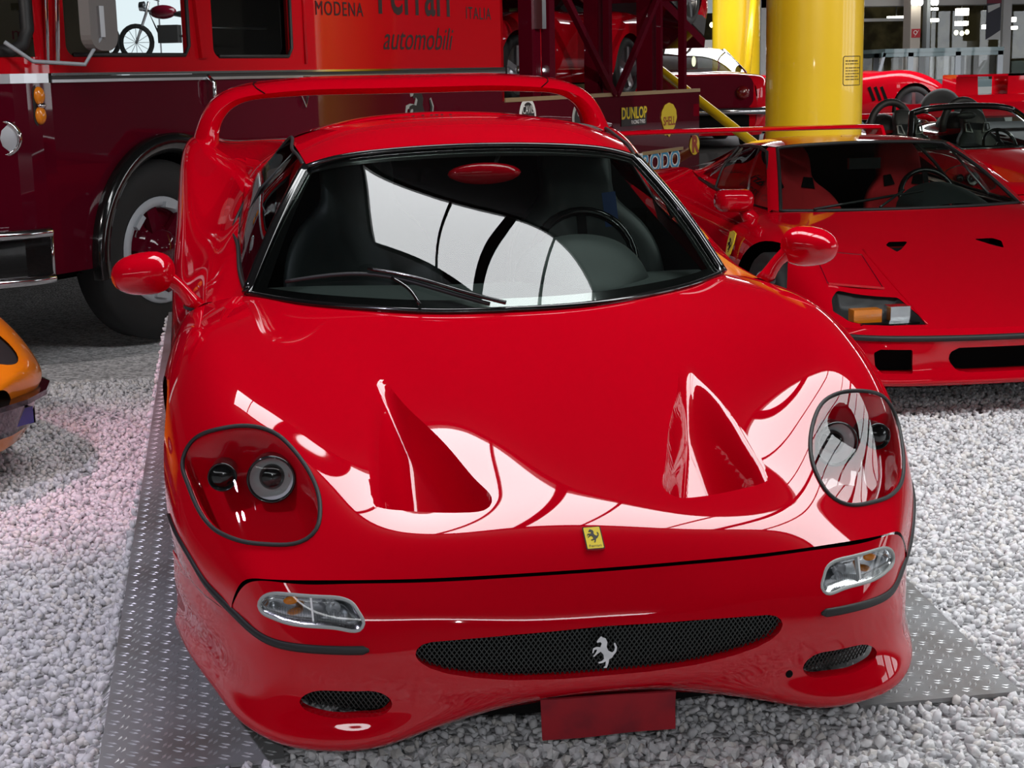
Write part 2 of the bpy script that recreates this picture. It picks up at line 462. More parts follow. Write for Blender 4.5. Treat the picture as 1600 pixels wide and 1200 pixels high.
XY = lambda P: P[..., [0, 1]]
XZ = lambda P: P[..., [0, 2]]
YZ = lambda P: P[..., [1, 2]]
def circle(cy, cz, r, n=48): return [(cy + r * math.cos(2 * math.pi * k / n), cz + r * math.sin(2 * math.pi * k / n)) for k in range(n)]
def both(name, P, faces, m, parent, weld_=True):
    P, faces = compact(P, faces); Q, F = mirrored(P, faces)
    o = put(name, Q, F, m, parent)
    if weld_: weld(o)
    return o
def two(name, P, faces, m, parent):
    put(name, P, faces, m, parent); put(name, np.asarray(P) * np.array([-1, 1, 1]), [tuple(reversed(f)) for f in faces], m, parent)
def add_mod_solid(o, t):
    md = o.modifiers.new('thick', 'SOLIDIFY'); md.thickness = t; md.offset = -1
def dist_poly(pts, poly):
    poly = np.asarray(poly); a = poly; b = np.roll(poly, -1, 0); d = np.full(len(pts), 1e9)
    for p, q in zip(a, b):
        e = q - p; L = e @ e
        if L < 1e-14: continue
        t = np.clip(((pts - p) @ e) / L, 0, 1); d = np.minimum(d, np.linalg.norm(pts - p - t[:, None] * e, axis=1))
    return d
def sstep(x): x = np.clip(x, 0, 1); return x * x * (3 - 2 * x)
def polar_sort(p):
    p = np.asarray(p); c = p.mean(0); return p[np.argsort(np.arctan2(p[:, 1] - c[1], p[:, 0] - c[0]))]

# outlines read off the photograph, laid on the body surface
RING_PX = [(286, 717), (291, 703), (302, 688), (323, 676), (346, 670), (375, 666), (404, 668), (429, 677), (452, 696), (471, 719), (488, 747), (499, 780), (500, 805), (494, 828), (482, 841), (465, 849), (442, 852), (413, 851), (385, 848), (356, 839), (337, 829), (319, 811), (304, 784), (292, 753)]
ring3 = cast_all(clam_b, RING_PX); ring3 = smooth_curve(ring3, 72, True)
RING = XY(ring3)
VENT_PX = [(586, 790), (620, 797), (680, 801), (730, 801), (760, 796), (769, 782), (752, 758), (715, 716), (670, 668), (620, 618), (575, 572), (568, 600), (572, 660), (578, 720), (580, 765)]
vent3 = cast_all(clam_b, VENT_PX); VENT = XY(smooth_curve(vent3, 90, True))
FOG_PX = [(405, 947.5), (409, 936), (421, 929), (451, 929), (507.5, 933.4), (541, 938), (552.5, 945), (562, 959), (569, 975.6), (565.6, 983), (535.6, 984.6), (489, 980), (451, 974.7), (421, 964), (408, 955)]
fog3 = smooth_curve(cast_all(bump_b, FOG_PX), 60, True); FOG = XZ(fog3)
INT_PX = [(468, 1097), (478, 1085), (510, 1079), (560, 1080), (600, 1085), (613, 1100), (605, 1113), (570, 1121), (530, 1123), (490, 1115), (472, 1105)]
int3 = smooth_curve(cast_all(bump_b, INT_PX), 48, True); INTK = XZ(int3)
GR_PX_L = [(935, 979), (800, 992), (740, 997.5), (700, 1001), (675, 1003), (660, 1007), (651, 1015), (649, 1024), (655, 1034), (671, 1044), (700, 1053), (740, 1059), (800, 1063), (880, 1061), (950, 1055)]
g3 = cast_all(bump_b, GR_PX_L, False); g3[:, 0] *= -1
gh = g3[g3[:, 0] > .015]; gz_t = g3[0, 2]; gz_b = g3[-1, 2]
GRILLE = np.vstack([[(-.1, gz_t)], [(0, gz_t)], XZ(gh), [(0, gz_b)], [(-.1, gz_b)]])
GR_FULL = np.vstack([[(0, gz_t)], XZ(gh), [(0, gz_b)], (XZ(gh) * np.array([-1, 1]))[::-1]])

def build_front_car():
    root = empty('sports_car', CARG, (TILT, 0, 0))
    # ---- clamshell
    cl = Panel(clam_p, 170, 230, v0=.004)
    cl.cut('lamp', RING, XY); cl.cut('vent', VENT, XY)
    cl.cut('arch', circle(1.06, .32, .365), YZ, cond=lambda P: P[..., 0] > .7)
    fc = cl.build(['lamp', 'vent', 'arch'])
    P = cl.P.reshape(-1, 3).copy()
    vin = (cl.reg['vent'].ravel() == 1)
    q = P[vin]; vx = np.asarray(VENT)
    yf = np.interp(q[:, 0], *zip(*sorted([(a[0], a[1]) for a in XY(vent3[:6])])))
    tip = vx[:, 1].max(); t = np.clip((q[:, 1] - yf) / (tip - yf), 0, 1)
    outer = XY(vent3[[0, 14, 13, 12, 11, 10]]); inner = XY(vent3[[5, 6, 7, 8, 9, 10]])
    def dl(pts, line):
        d = np.full(len(pts), 1e9)
        for a, b in zip(line[:-1], line[1:]):
            e = b - a; s_ = np.clip(((pts - a) @ e) / (e @ e), 0, 1); d = np.minimum(d, np.linalg.norm(pts - a - s_[:, None] * e, axis=1))
        return d
    dep = .15 * (1 - t) ** .9 * sstep(dl(XY(q), outer) / .11) * sstep(dl(XY(q), inner) / .05 + .25)
    q[:, 2] -= dep; q[:, 1] += dep * -.25; P[vin] = q
    hood = both('front_clamshell', P, fc[''] + fc['vent'], 'red', root)
    sharp(hood, 38)
    # ---- headlamps: bowl, cover, ring, lamps
    for sgn, nm in ((-1, 'l'), (1, 'r')):
        mir = np.array([sgn, 1, 1])
        def fl(F): return [tuple(reversed(f)) for f in F] if sgn < 0 else F
        cp, cf = compact(cl.P.reshape(-1, 3), fc['lamp'])
        head = empty('headlight', (0, 0, 0)); head.parent = root
        bp = cp.copy(); d = dist_poly(XY(bp), RING)
        bp[:, 2] -= .105 * sstep(d / .036) ; bp[:, 1] += .045 * sstep(d / .04)
        put('headlight_bowl', bp * mir, fl(cf), 'red', head)
        c2 = cp.copy(); c2[:, 2] += .001
        put('headlight_cover', c2 * mir, fl(cf), 'lens', head)
        MB().tube((ring3 + np.array([0, 0, .001])) * mir, .0052, 8, True).put('headlight_seal', 'black', head)
        for nm2, ctr, rr in (('main_lamp', (.684, .545, .588), .057), ('small_lamp', (.795, .560, .596), .034)):
            o = np.array(ctr) * mir; ax = Vector((sgn * .08, -1, .10)).normalized()
            lp = MB().lathe([(-.06, rr * .9), (.012, rr), (.018, rr * .97), (.018, rr * .9), (.0, rr * .86)], o, ax, 32).put(nm2, 'blackgloss', head)
            if nm2 == 'main_lamp':
                MB().lathe([(.008, rr * .88), (-.012, rr * .7), (-.022, rr * .45), (-.024, 0.0005)], o, ax, 32).put('lamp_reflector', 'lampsilver', lp)
                MB().lathe([(-.022, rr * .52), (-.004, rr * .50), (.004, rr * .36), (.006, .0005)], o, ax, 24).put('lamp_bulb_shield', 'blackgloss', lp)
                MB().lathe([(.012, rr * .9), (.022, rr * .6), (.026, rr * .3), (.027, .0005)], o, ax, 32).put('lamp_glass', 'lens', lp)
            else:
                MB().lathe([(.010, rr * .9), (.018, rr * .6), (.022, rr * .3), (.023, .0005)], o, ax, 24).put('lamp_glass', 'blackgloss', lp)
    # ---- bumper
    bu = Panel(bump_p, 250, 110)
    bu.cut('grille', GRILLE, XZ, cond=lambda P: P[..., 1] < .4); bu.cut('intake', INTK, XZ, cond=lambda P: P[..., 1] < .4); bu.cut('fog', FOG, XZ, cond=lambda P: P[..., 1] < .5)
    bu.cut('arch', circle(1.06, .32, .365), YZ, cond=lambda P: P[..., 0] > .7)
    fb = bu.build(['grille', 'intake', 'fog', 'arch'])
    P = bu.P.reshape(-1, 3)
    walls = []; WP = []
    for nm, dep, shr, cz in (('grille', .032, .0, None), ('intake', .03, .0, None), ('fog', .012, .0, None)):
        ed = boundary(fb[nm], fb[''])
        vs = sorted({i for e in ed for i in e}); k0 = len(P) + len(WP); mp = {v: k0 + i for i, v in enumerate(vs)}
        for v in vs:
            p = P[v] + np.array([0, dep, 0]); WP.append(p)
        walls += [(e[1], e[0], mp[e[0]], mp[e[1]]) for e in ed]
    PA = np.vstack([P, np.array(WP)])
    # soft roll around the openings
    bo = both('front_bumper', PA, fb[''] + walls, 'red', root)
    sharp(bo, 40)
    cp, cf = compact(P, fb['fog'])
    for sgn in (-1, 1):
        mir = np.array([sgn, 1, 1])
        fl = (lambda F: [tuple(reversed(f)) for f in F]) if sgn < 0 else (lambda F: F)
        fg = empty('corner_lamp'); fg.parent = root
        c0 = fog3.mean(0)
        # back shell, border, divider, bulbs, lens
        b = cp.copy(); d = dist_poly(XZ(b), FOG); b[:, 1] += .006 + .05 * sstep(d / .03)
        put('lamp_reflector', b * mir, fl(cf), 'reflector', fg)
        rim = MB().tube((fog3 + np.array([0, .003, 0])) * mir, .0045, 8, True); rim.put('lamp_border', 'greysill', fg)
        c3 = cp.copy(); c3[:, 1] += .004
        put('lamp_lens', c3 * mir, fl(cf), 'lens', fg)
        dt, db = [cast(bump_b, *p)[0] for p in ((486, 938), (490, 975))]
        dt[0] = abs(dt[0]); db[0] = abs(db[0])
        MB().bar((dt + np.array([0, .012, 0])) * mir, (db + np.array([0, .012, 0])) * mir, .004, .018, (0, 1, 0)).put('lamp_divider', 'white', fg, False)
        am = cast(bump_b, 455, 950)[0]; am[0] = abs(am[0])
        MB().ell((am + np.array([0, .03, .004])) * mir, .016, .008, .009).put('indicator_bulb', 'amber', fg)
        cb = cast(bump_b, 522, 958)[0]; cb[0] = abs(cb[0])
        MB().lathe([(0, .004), (.012, .014), (.018, .016)], (cb + np.array([0, .045, 0])) * mir, (0, -1, 0), 16).put('fog_bulb', 'silver', fg)
        # lens fluting: fine vertical ribs
        rb = MB()
        zt = lambda x: np.interp(x, *zip(*sorted([(a[0], a[1]) for a in FOG if a[1] > c0[2]])))
        zb = lambda x: np.interp(x, *zip(*sorted([(a[0], a[1]) for a in FOG if a[1] <= c0[2]])))
        for x in np.arange(FOG[:, 0].min() + .02, FOG[:, 0].max() - .015, .0055):
            z1, z0 = float(zt(x)) - .012, float(zb(x)) + .006
            if z1 - z0 < .01: continue
            zm = z0 + (z1 - z0) * .62
            pts = []
            for z in (z0, (z0 + zm) / 2, zm):
                h = bump_b.ray_cast(Vector((x, -1, z)), Vector((0, 1, 0)))[0]
                if h is not None: pts.append(np.array(h) * mir + np.array([0, .0055, 0]))
            if len(pts) == 3: rb.tube(pts, .0011, 4)
        rb.put('lens_ribs', 'lens', fg)
    # ---- grille mesh, intake meshes, near-black backing that gives the gaps their shade
    def wire(poly, yfun, pitch, wd, name, par):
        g = MB(); poly = np.asarray(poly); x0, z0 = poly.min(0) - .2; x1, z1 = poly.max(0) + .2
        n = int((x1 - x0 + z1 - z0) / pitch)
        for sg in (1, -1):
            for k in range(n):
                c = (x0 if sg > 0 else x0 - (z1 - z0)) + k * pitch * 1.0
                zz = np.linspace(z0, z1, 160); xx = (c + (zz - z0) * .7) if sg > 0 else (c + (z1 - z0) - (zz - z0) * .7)
                pts = np.stack([xx, zz], 1); m = in_poly(pts, poly)
                if not m.any(): continue
                r_ = np.nonzero(m)[0]
                for s_ in np.split(r_, np.nonzero(np.diff(r_) > 1)[0] + 1):
                    if len(s_) < 2: continue
                    a, b = pts[s_[0]], pts[s_[-1]]
                    nn = max(2, len(s_) // 12); tt = np.linspace(0, 1, nn)
                    L = [(a[0] + (b[0] - a[0]) * t, 0, a[1] + (b[1] - a[1]) * t) for t in tt]
                    L = [(x, yfun(abs(x), z) + (.0008 if sg > 0 else 0), z) for x, _, z in L]
                    for p_, q_ in zip(L[:-1], L[1:]): g.bar(p_, q_, wd, wd, (0, 1, 0))
        o = g.put(name, 'steelmesh', par, False); o['kind'] = 'stuff'; return o
    yb = lambda x, z: float(np.interp(x, [0, .2, .38, .5, .62, .725], [.055, .06, .082, .105, .145, .215]))
    wire(GR_FULL, lambda x, z: yb(x, z) + .018, .0105, .0022, 'grille_mesh', root)
    for s_ in (-1, 1):
        wire(INTK * np.array([s_, 1]), lambda x, z: yb(x, z) + .02, .0105, .0022, 'intake_mesh', root)
    ln = MB()
    xs = [-.86, -.7, -.5, -.25, 0, .25, .5, .7, .86]; ys = [.62, .36, .25, .18, .16, .18, .25, .36, .62]
    for (xa, ya), (xb, yb2) in zip(zip(xs[:-1], ys[:-1]), zip(xs[1:], ys[1:])):
        ln.add([(xa, ya, .13), (xb, yb2, .13), (xb, yb2 + .02, .45), (xa, ya + .02, .45), (xa, ya + .35, .45), (xb, yb2 + .35, .45)], [(0, 1, 2, 3), (3, 2, 5, 4)])
    ln.box((-.62, .35, .12), (.62, 1.45, .40)); ln.box((-.9, 1.5, .12), (.9, 4.25, .36))
    ln.put('gap_shade_backing', 'cavity', root, False)  # made-up shell, near-black so panel gaps look shaded
    # ---- black rubbing strip along bumper
    sp = [(577, 1016, 8), (560, 1016.5, 8.3), (520, 1016, 8), (465, 1012, 7.5), (425, 1003, 7), (397, 987, 6.6), (370, 962, 6.8), (345, 937, 6.5), (320, 909, 6), (300, 876, 5), (275, 832, 4.5), (264, 803, 3.6)]
    cen = []; hw = []
    for (x, y, h) in sp:
        qv, n = cast(bump_b, x, y)
        if qv is None: qv, n = cast(clam_b, x, y)
        if qv is None: continue
        q2, _ = cast(bump_b, x, y - h)
        if q2 is None: q2, _ = cast(clam_b, x, y - h)
        qv[0] = abs(qv[0])
        cen.append(qv); hw.append(max(.006, min(.014, abs(q2[2] - qv[2]) if q2 is not None else .008)))
    cen = np.array(cen); t = np.linspace(0, 1, 60); d_ = np.r_[0, np.cumsum(np.linalg.norm(np.diff(cen, axis=0), axis=1))]
    cen2 = cardinal(d_, t * d_[-1]) @ cen; hw2 = np.interp(t * d_[-1], d_, hw)
    for sgn in (-1, 1):
        v = []; f = []
        for i, (p, h) in enumerate(zip(cen2, hw2)):
            tg = cen2[min(i + 1, 59)] - cen2[max(i - 1, 0)]; tg /= np.linalg.norm(tg)
            nn = np.cross((0, 0, 1), tg); nn /= np.linalg.norm(nn)
            if nn[1] > 0 and abs(nn[1]) > abs(nn[0]): nn = -nn
            if abs(nn[0]) >= abs(nn[1]) and nn[0] < 0: nn = -nn
            e = 1.0 if 0 < i < 59 else .3
            for a in range(8):
                an = 2 * math.pi * a / 8
                r_ = p + np.array([0, 0, 1]) * h * e * math.copysign(abs(math.sin(an)) ** .6, math.sin(an)) + nn * .006 * math.cos(an)
                v.append(r_ * np.array([sgn, 1, 1]))
        for i in range(59):
            for a in range(8): f.append((i * 8 + a, i * 8 + (a + 1) % 8, (i + 1) * 8 + (a + 1) % 8, (i + 1) * 8 + a))
        f += [tuple(range(8)), tuple(59 * 8 + a for a in range(8))]
        m_ = MB(); m_.add(v, f); m_.put('rubbing_strip', 'black', root)
    # towing eye hole on one side only
    qv, n = cast(bump_b, 1233, 1053)
    MB().lathe([(.001, .0005), (.0015, .0085), (-.004, .0095)], qv, Vector(n) if n[1] < 0 else -Vector(n), 20).put('towing_hole', 'cavity', root)
    # ---- doors, roof, rear body
    dr = Panel(side_p, 60, 150); dr.cut('arch', circle(3.63, .335, .385), YZ); fd = dr.build(['arch'])
    PD, FD = compact(dr.P.reshape(-1, 3), fd[''])
    two('body_side', PD, FD, 'red', root)
    ro = Panel(roof_p, 40, 40)
    both('roof_panel', ro.P.reshape(-1, 3), [tuple(f) for f in grid_faces(*ro.U.shape)], 'red', root)
    re = Panel(rear_p, 70, 90)
    fr = re.build([])
    nvv, nuu = re.U.shape; P = re.P.reshape(-1, 3)
    last = [(nvv - 1) * nuu + j for j in range(nuu)]
    base = len(P); cap = np.array([(P[j][0], 4.36, .15) for j in last]); P2 = np.vstack([P, cap])
    capf = [(last[j], last[j + 1], base + j + 1, base + j) for j in range(nuu - 1)]
    rb_ = both('rear_body', P2, fr[''] + capf, 'red', root); sharp(rb_, 50)
    # ---- glass
    U, V = ws_p.grid(50, 40); PW = ws_p.ev(U, V).reshape(-1, 3)
    both('windscreen', PW, [tuple(f) for f in grid_faces(40, 50)], 'wsglass', root)
    per = []
    for u in np.linspace(0, ws_p.U, 40): per.append(ws_p.ev(np.array([u]), np.array([0.]))[0])
    for v_ in np.linspace(0, ws_p.V, 20)[1:]: per.append(ws_p.ev(np.array([ws_p.U]), np.array([v_]))[0])
    for u in np.linspace(ws_p.U, 0, 30)[1:]: per.append(ws_p.ev(np.array([u]), np.array([ws_p.V]))[0])
    per = np.array(per); full = np.vstack([per, (per * np.array([-1, 1, 1]))[::-1][1:-1]])
    fr_ = MB(); fr_.tube(full + np.array([0, 0, .002]), .009, 8, True); fr_.put('windscreen_seal', 'blackgloss', root)
    # black band printed round the inside of the glass
    bv, bf = [], []
    Ub, Vb = ws_p.grid(60, 46); Pb = ws_p.ev(Ub, Vb); du = (ws_p.U - Ub) ; 
    band = (Vb < .055) | (ws_p.V - Vb < .05) | (du < .055)
    idx = np.arange(60 * 46).reshape(46, 60)
    for i in range(45):
        for j in range(59):
            if band[i:i + 2, j:j + 2].all(): bf.append((idx[i, j], idx[i, j + 1], idx[i + 1, j + 1], idx[i + 1, j]))
    both('windscreen_band', Pb.reshape(-1, 3) + np.array([0, .004, -.005]), bf, 'blackgloss', root)
    sb = np.array([(.718, 1.612, .779), (.737, 1.9, .793), (.742, 2.2, .818), (.732, 2.49, .853)])
    stp = np.array([(.522, 1.95, 1.088), (.537, 2.12, 1.101), (.546, 2.3, 1.101), (.551, 2.49, 1.098)])
    sw = Patch([sb, sb * .5 + stp * .5 + np.array([.022, 0, .012]), stp])
    U, V = sw.grid(30, 24); two('side_window', sw.ev(U, V).reshape(-1, 3), [tuple(f) for f in grid_faces(24, 30)], 'sideglass', root)
    for sgn in (-1, 1):
        mir = np.array([sgn, 1, 1])
        ap = [ws_p.ev(np.array([ws_p.U]), np.array([v_]))[0] + np.array([.006, .008, 0]) for v_ in np.linspace(0, ws_p.V, 16)]
        MB().tube(np.array(ap) * mir, .016, 8).put('windscreen_pillar', 'blackgloss', root)
        MB().tube(smooth_curve(np.vstack([sb + np.array([.004, 0, -.002]), [(.65, 2.515, .98)], stp[::-1] + np.array([.004, 0, .004])]), 50) * mir, .006, 6).put('window_seal', 'black', root)
        MB().tube([np.array(p) * mir for p in ((.735, 2.25, .83), (.66, 2.2, .985), (.545, 2.22, 1.095))], .006, 6).put('window_divider', 'black', root)
    # ---- wing, one loop from flank to flank
    o_ = smooth_curve([(.965, .70), (.945, .80), (.93, .867), (.89, .98), (.835, 1.06), (.763, 1.10), (.69, 1.120), (.58, 1.134), (.44, 1.145), (.19, 1.148), (0, 1.148)], 60)
    i_ = smooth_curve([(.80, .74), (.802, .82), (.808, .90), (.784, .99), (.725, 1.043), (.64, 1.066), (.54, 1.072), (.44, 1.076), (.25, 1.077), (.12, 1.076), (0, 1.076)], 60)
    O = np.vstack([o_, (o_ * np.array([-1, 1]))[::-1][1:]]); I = np.vstack([i_, (i_ * np.array([-1, 1]))[::-1][1:]])
    v, f = [], []
    prof = [(0, .5), (.03, .88), (.10, 1.0), (.20, .98), (.30, .86), (.335, .70), (.335, .5), (.30, .25), (.2, .03), (.08, 0), (.02, .15)]
    n = len(prof)
    for (ox, oz), (ix, iz) in zip(O, I):
        for (dy, k) in prof:
            v.append((ix + (ox - ix) * k, 3.96 + dy + (.12 - .12 * min(1, max(0, (oz - .7) / .4))) * -1.2, iz + (oz - iz) * k))
    for a in range(len(O) - 1):
        for k in range(n): f.append((a * n + k, a * n + (k + 1) % n, (a + 1) * n + (k + 1) % n, (a + 1) * n + k))
    wg = MB(); wg.add(v, f); wg.put('rear_wing', 'red', root, ang=60)
    for sgn in (-1, 1):
        MB().tube([(sgn * .652, 3.965 + .01 * k, 0) for k in range(2)], .001, 4)
        pts = []
        k = int(np.argmin(abs(o_[:, 0] - .652)))
        for (dy, kk) in prof[:5]: pts.append((sgn * (i_[k][0] + (o_[k][0] - i_[k][0]) * kk), 3.957 + dy, i_[k][1] + (o_[k][1] - i_[k][1]) * kk + .001))
        MB().tube(pts, .0025, 5).put('wing_joint', 'cavity', root)
    # ---- mirrors on stalks
    for sgn in (-1, 1):
        mr = empty('door_mirror'); mr.parent = root
        base = np.array([.872, 1.655, .735]); tip = np.array([.945, 1.66, .822])
        sk = MB(); sk.tube([(base + (tip - base) * t + np.array([0, 0, .012 * math.sin(math.pi * t)])) * np.array([sgn, 1, 1]) for t in np.linspace(0, 1.25, 9)], [.030, .024, .021, .020, .020, .021, .023, .026, .028], 14)
        sk.put('mirror_stalk', 'red', mr)
        MB().lathe([(-.01, .001), (-.006, .034), (.004, .034)], base * np.array([sgn, 1, 1]) + np.array([0, 0, -.002]), (sgn * -.2, 0, 1), 20).put('mirror_foot', 'black', mr)
        v, f = [], []; nu, nv = 28, 16; cc = np.array([1.020, 1.665, .838])
        for i in range(nv + 1):
            tt = math.pi * i / nv
            for k in range(nu):
                a = 2 * math.pi * k / nu
                sx, sz, sy = math.sin(tt) * math.cos(a), math.sin(tt) * math.sin(a), -math.cos(tt)
                sx = math.copysign(abs(sx) ** .85, sx); sz = math.copysign(abs(sz) ** .9, sz)
                if sy > 0: sy *= .35
                x = sx * (.098 - .012 * max(0, sx)); z = sz * (.062 - .010 * sx); y = sy * .075
                v.append((cc + np.array([x, y, z - x * .05])) * np.array([sgn, 1, 1]))
        for i in range(nv):
            for k in range(nu): f.append((i * nu + k, i * nu + (k + 1) % nu, (i + 1) * nu + (k + 1) % nu, (i + 1) * nu + k))
        md = MB(); md.add(v, f); md.put('mirror_shell', 'red', mr)
        MB().lathe([(0, .001), (0, .05)], (cc + np.array([0, .027, 0])) * np.array([sgn, 1, 1]), (0, 1, 0), 24).put('mirror_glass', 'chrome', mr)
    # ---- wheels
    def wheel(x, y, z, r, wd, sgn):
        wl = empty('wheel'); wl.parent = root
        o = (x * sgn, y, z); ax = (sgn, 0, 0)
        MB().lathe([(-wd, r * .7), (-wd, r * .95), (-wd * .8, r), (-.02, r), (0, r * .95), (.004, r * .85), (0, r * .73), (-.03, r * .71), (-.08, r * .66)], o, ax, 48).put('tyre', 'tyre', wl)
        MB().lathe([(-.005, r * .73), (-.012, r * .70), (-.10, r * .66), (-.12, .001)], o, ax, 40).put('rim', 'alloy', wl)
        for k in range(5):
            a = 2 * math.pi * k / 5
            d = Vector((0, math.cos(a), math.sin(a))); c0_ = Vector(o)
            MB().bar(c0_ + d * .04 + Vector(ax) * -.02, c0_ + d * r * .69 + Vector(ax) * -.02, .055, .03, ax).put('spoke', 'alloy', wl, False)
        MB().lathe([(.01, .0005), (.008, .03), (-.03, .05)], o, ax, 24).put('hub', 'alloy', wl)
        return wl
    for sgn in (-1, 1):
        wheel(.925, 1.06, .317, .317, .24, sgn); wheel(.945, 3.63, .335, .335, .32, sgn)
    # ---- badges
    return root

HORSE = [(.29, 1.0), (.21, .92), (.165, .84), (.18, .80), (.27, .82), (.31, .77), (.27, .66), (.16, .68), (.06, .65), (.03, .50), (.06, .49), (.09, .585), (.16, .60), (.17, .56), (.11, .46), (.05, .40), (.08, .37), (.17, .45), (.28, .52), (.36, .42), (.375, .29), (.31, .225), (.21, .20), (.22, .156), (.34, .165), (.43, .21), (.42, .08), (.36, .01), (.46, .0), (.51, .14), (.53, .26), (.62, .31), (.66, .38), (.74, .48), (.765, .62), (.70, .77), (.665, .74), (.70, .62), (.68, .52), (.62, .47), (.56, .50), (.50, .54), (.455, .66), (.48, .80), (.42, .93), (.33, .96)]
def frame(o, n, up):
    n = Vector(n).normalized(); up = Vector(up); up = (up - n * up.dot(n)).normalized(); rt = up.cross(n)
    o = Vector(o)
    return lambda a, b, d: o + rt * a + up * b + n * d
def horse(fn, size, d0, d1, m, parent, name='prancing_horse_badge'):
    mb = MB(); mb.prism([((x - .40) * size, (y - .5) * size) for x, y in HORSE], fn, d0, d1)
    return mb.put(name, m, parent, False)
_dg = None
def text(s, size, fn, m, parent=None, name='lettering', depth=.002, shear=0., xs=1., align='CENTER', bold=0., space=1.):
    cu = bpy.data.curves.new('txt', 'FONT'); cu.body = s; cu.size = size; cu.align_x = align; cu.align_y = 'CENTER'; cu.shear = shear; cu.offset = bold; cu.space_character = space
    cu.resolution_u = 3
    o = bpy.data.objects.new('txt', cu); COL.objects.link(o)
    me = bpy.data.meshes.new_from_object(o.evaluated_get(bpy.context.evaluated_depsgraph_get()))
    bpy.data.objects.remove(o)
    v = [fn(p.co.x * xs, p.co.y, depth) for p in me.vertices]; f = [tuple(p.vertices) for p in me.polygons]
    bpy.data.meshes.remove(me)
    if not v: return None
    return put(name, v, f, m, parent, False)

def rounded(w_, h_, r, n=5):
    out = []
    for cx, cy, a0 in ((w_ / 2 - r, h_ / 2 - r, 0), (-w_ / 2 + r, h_ / 2 - r, 90), (-w_ / 2 + r, -h_ / 2 + r, 180), (w_ / 2 - r, -h_ / 2 + r, 270)):
        for k in range(n + 1):
            a = R_(a0 + 90 * k / n); out.append((cx + r * math.cos(a), cy + r * math.sin(a)))
    return out

def seat(parent, x, y, z, m, name='seat', holes=False, sc=1.):
    s = empty(name); s.parent = parent; s.location = (x, y, z); s.scale = (sc, sc, sc)
    # backrest outline (front view) leaning back
    out = [(-.24, 0), (-.26, .25), (-.25, .42), (-.19, .52), (-.13, .58), (-.12, .70), (-.09, .76), (.09, .76), (.12, .70), (.13, .58), (.19, .52), (.25, .42), (.26, .25), (.24, 0)]
    out = smooth_curve(out, 60)
    fn = lambda a, b, d: (a, d + b * .38 + .06 * (abs(a) / .25) ** 2 * -1.6, b)
    mb = MB(); n = len(out)
    rings = [(1.0, .02), (1.0, .08), (.96, .0), (.8, -.018), (.5, -.01), (.2, 0), (0.01, 0)]
    v = []; f = []
    c_ = np.array([0, .35])
    for k, d in rings:
        for p in out:
            q = c_ + (p - c_) * k; v.append(fn(q[0], q[1], d))
    seq = [1, 0, 2, 3, 4, 5, 6]
    for a, b in zip(seq[:-1], seq[1:]):
        for i in range(n): f.append((a * n + i, a * n + (i + 1) % n, b * n + (i + 1) % n, b * n + i))
    f.append(tuple(range(n, 2 * n)))
    mb.add(v, f); mb.put('backrest', m, s)
    if holes:
        for sx in (-1, 1):
            pl = [(-.035, -.02), (.035, -.03), (.03, .03), (-.015, .035)]
            MB().prism([(sx * (.085 + a), .56 + b) for a, b in pl], fn, -.022, -.012).put('harness_slot', 'cavity', s, False)
    cu = MB(); cu.add(*grid_cushion()); cu.put('seat_cushion', m, s)
    return s
def grid_cushion():
    v, f = [], []
    for i in range(9):
        for j in range(9):
            a = -.25 + .5 * i / 8; b = -.48 + .5 * j / 8
            v.append((a, b, .02 + .09 * (abs(a) / .25) ** 3 + .05 * (1 - j / 8)))
    for i in range(8):
        for j in range(8): f.append((i * 9 + j, i * 9 + j + 1, (i + 1) * 9 + j + 1, (i + 1) * 9 + j))
    k = len(v); v += [(p[0], p[1], -.12) for p in v]
    rim = [i * 9 for i in range(9)] + [8 * 9 + j for j in range(1, 9)] + [i * 9 + 8 for i in range(7, -1, -1)] + [j for j in range(7, 0, -1)]
    for a, b in zip(rim, rim[1:] + rim[:1]): f.append((a, b, b + k, a + k))
    return v, f

def steering_wheel(parent, x, y, z, r=.17, m='blackgloss', tilt=25):
    s = empty('steering_wheel'); s.parent = parent; s.location = (x, y, z); s.rotation_euler = (R_(-tilt), 0, 0)
    MB().tube([(r * math.cos(a), 0, r * math.sin(a)) for a in np.linspace(0, 2 * math.pi, 33)[:-1]], .015, 8, True).put('wheel_rim', m, s)
    for a in (90, 210, 330):
        MB().bar((0, 0, 0), (r * math.cos(R_(a + 120)), 0, r * math.sin(R_(a + 120))), .03, .008, (0, 1, 0)).put('wheel_spoke', m, s, False)
    MB().lathe([(-.02, .001), (-.02, .04), (.03, .045)], (0, 0, 0), (0, 1, 0), 20).put('wheel_hub', m, s)

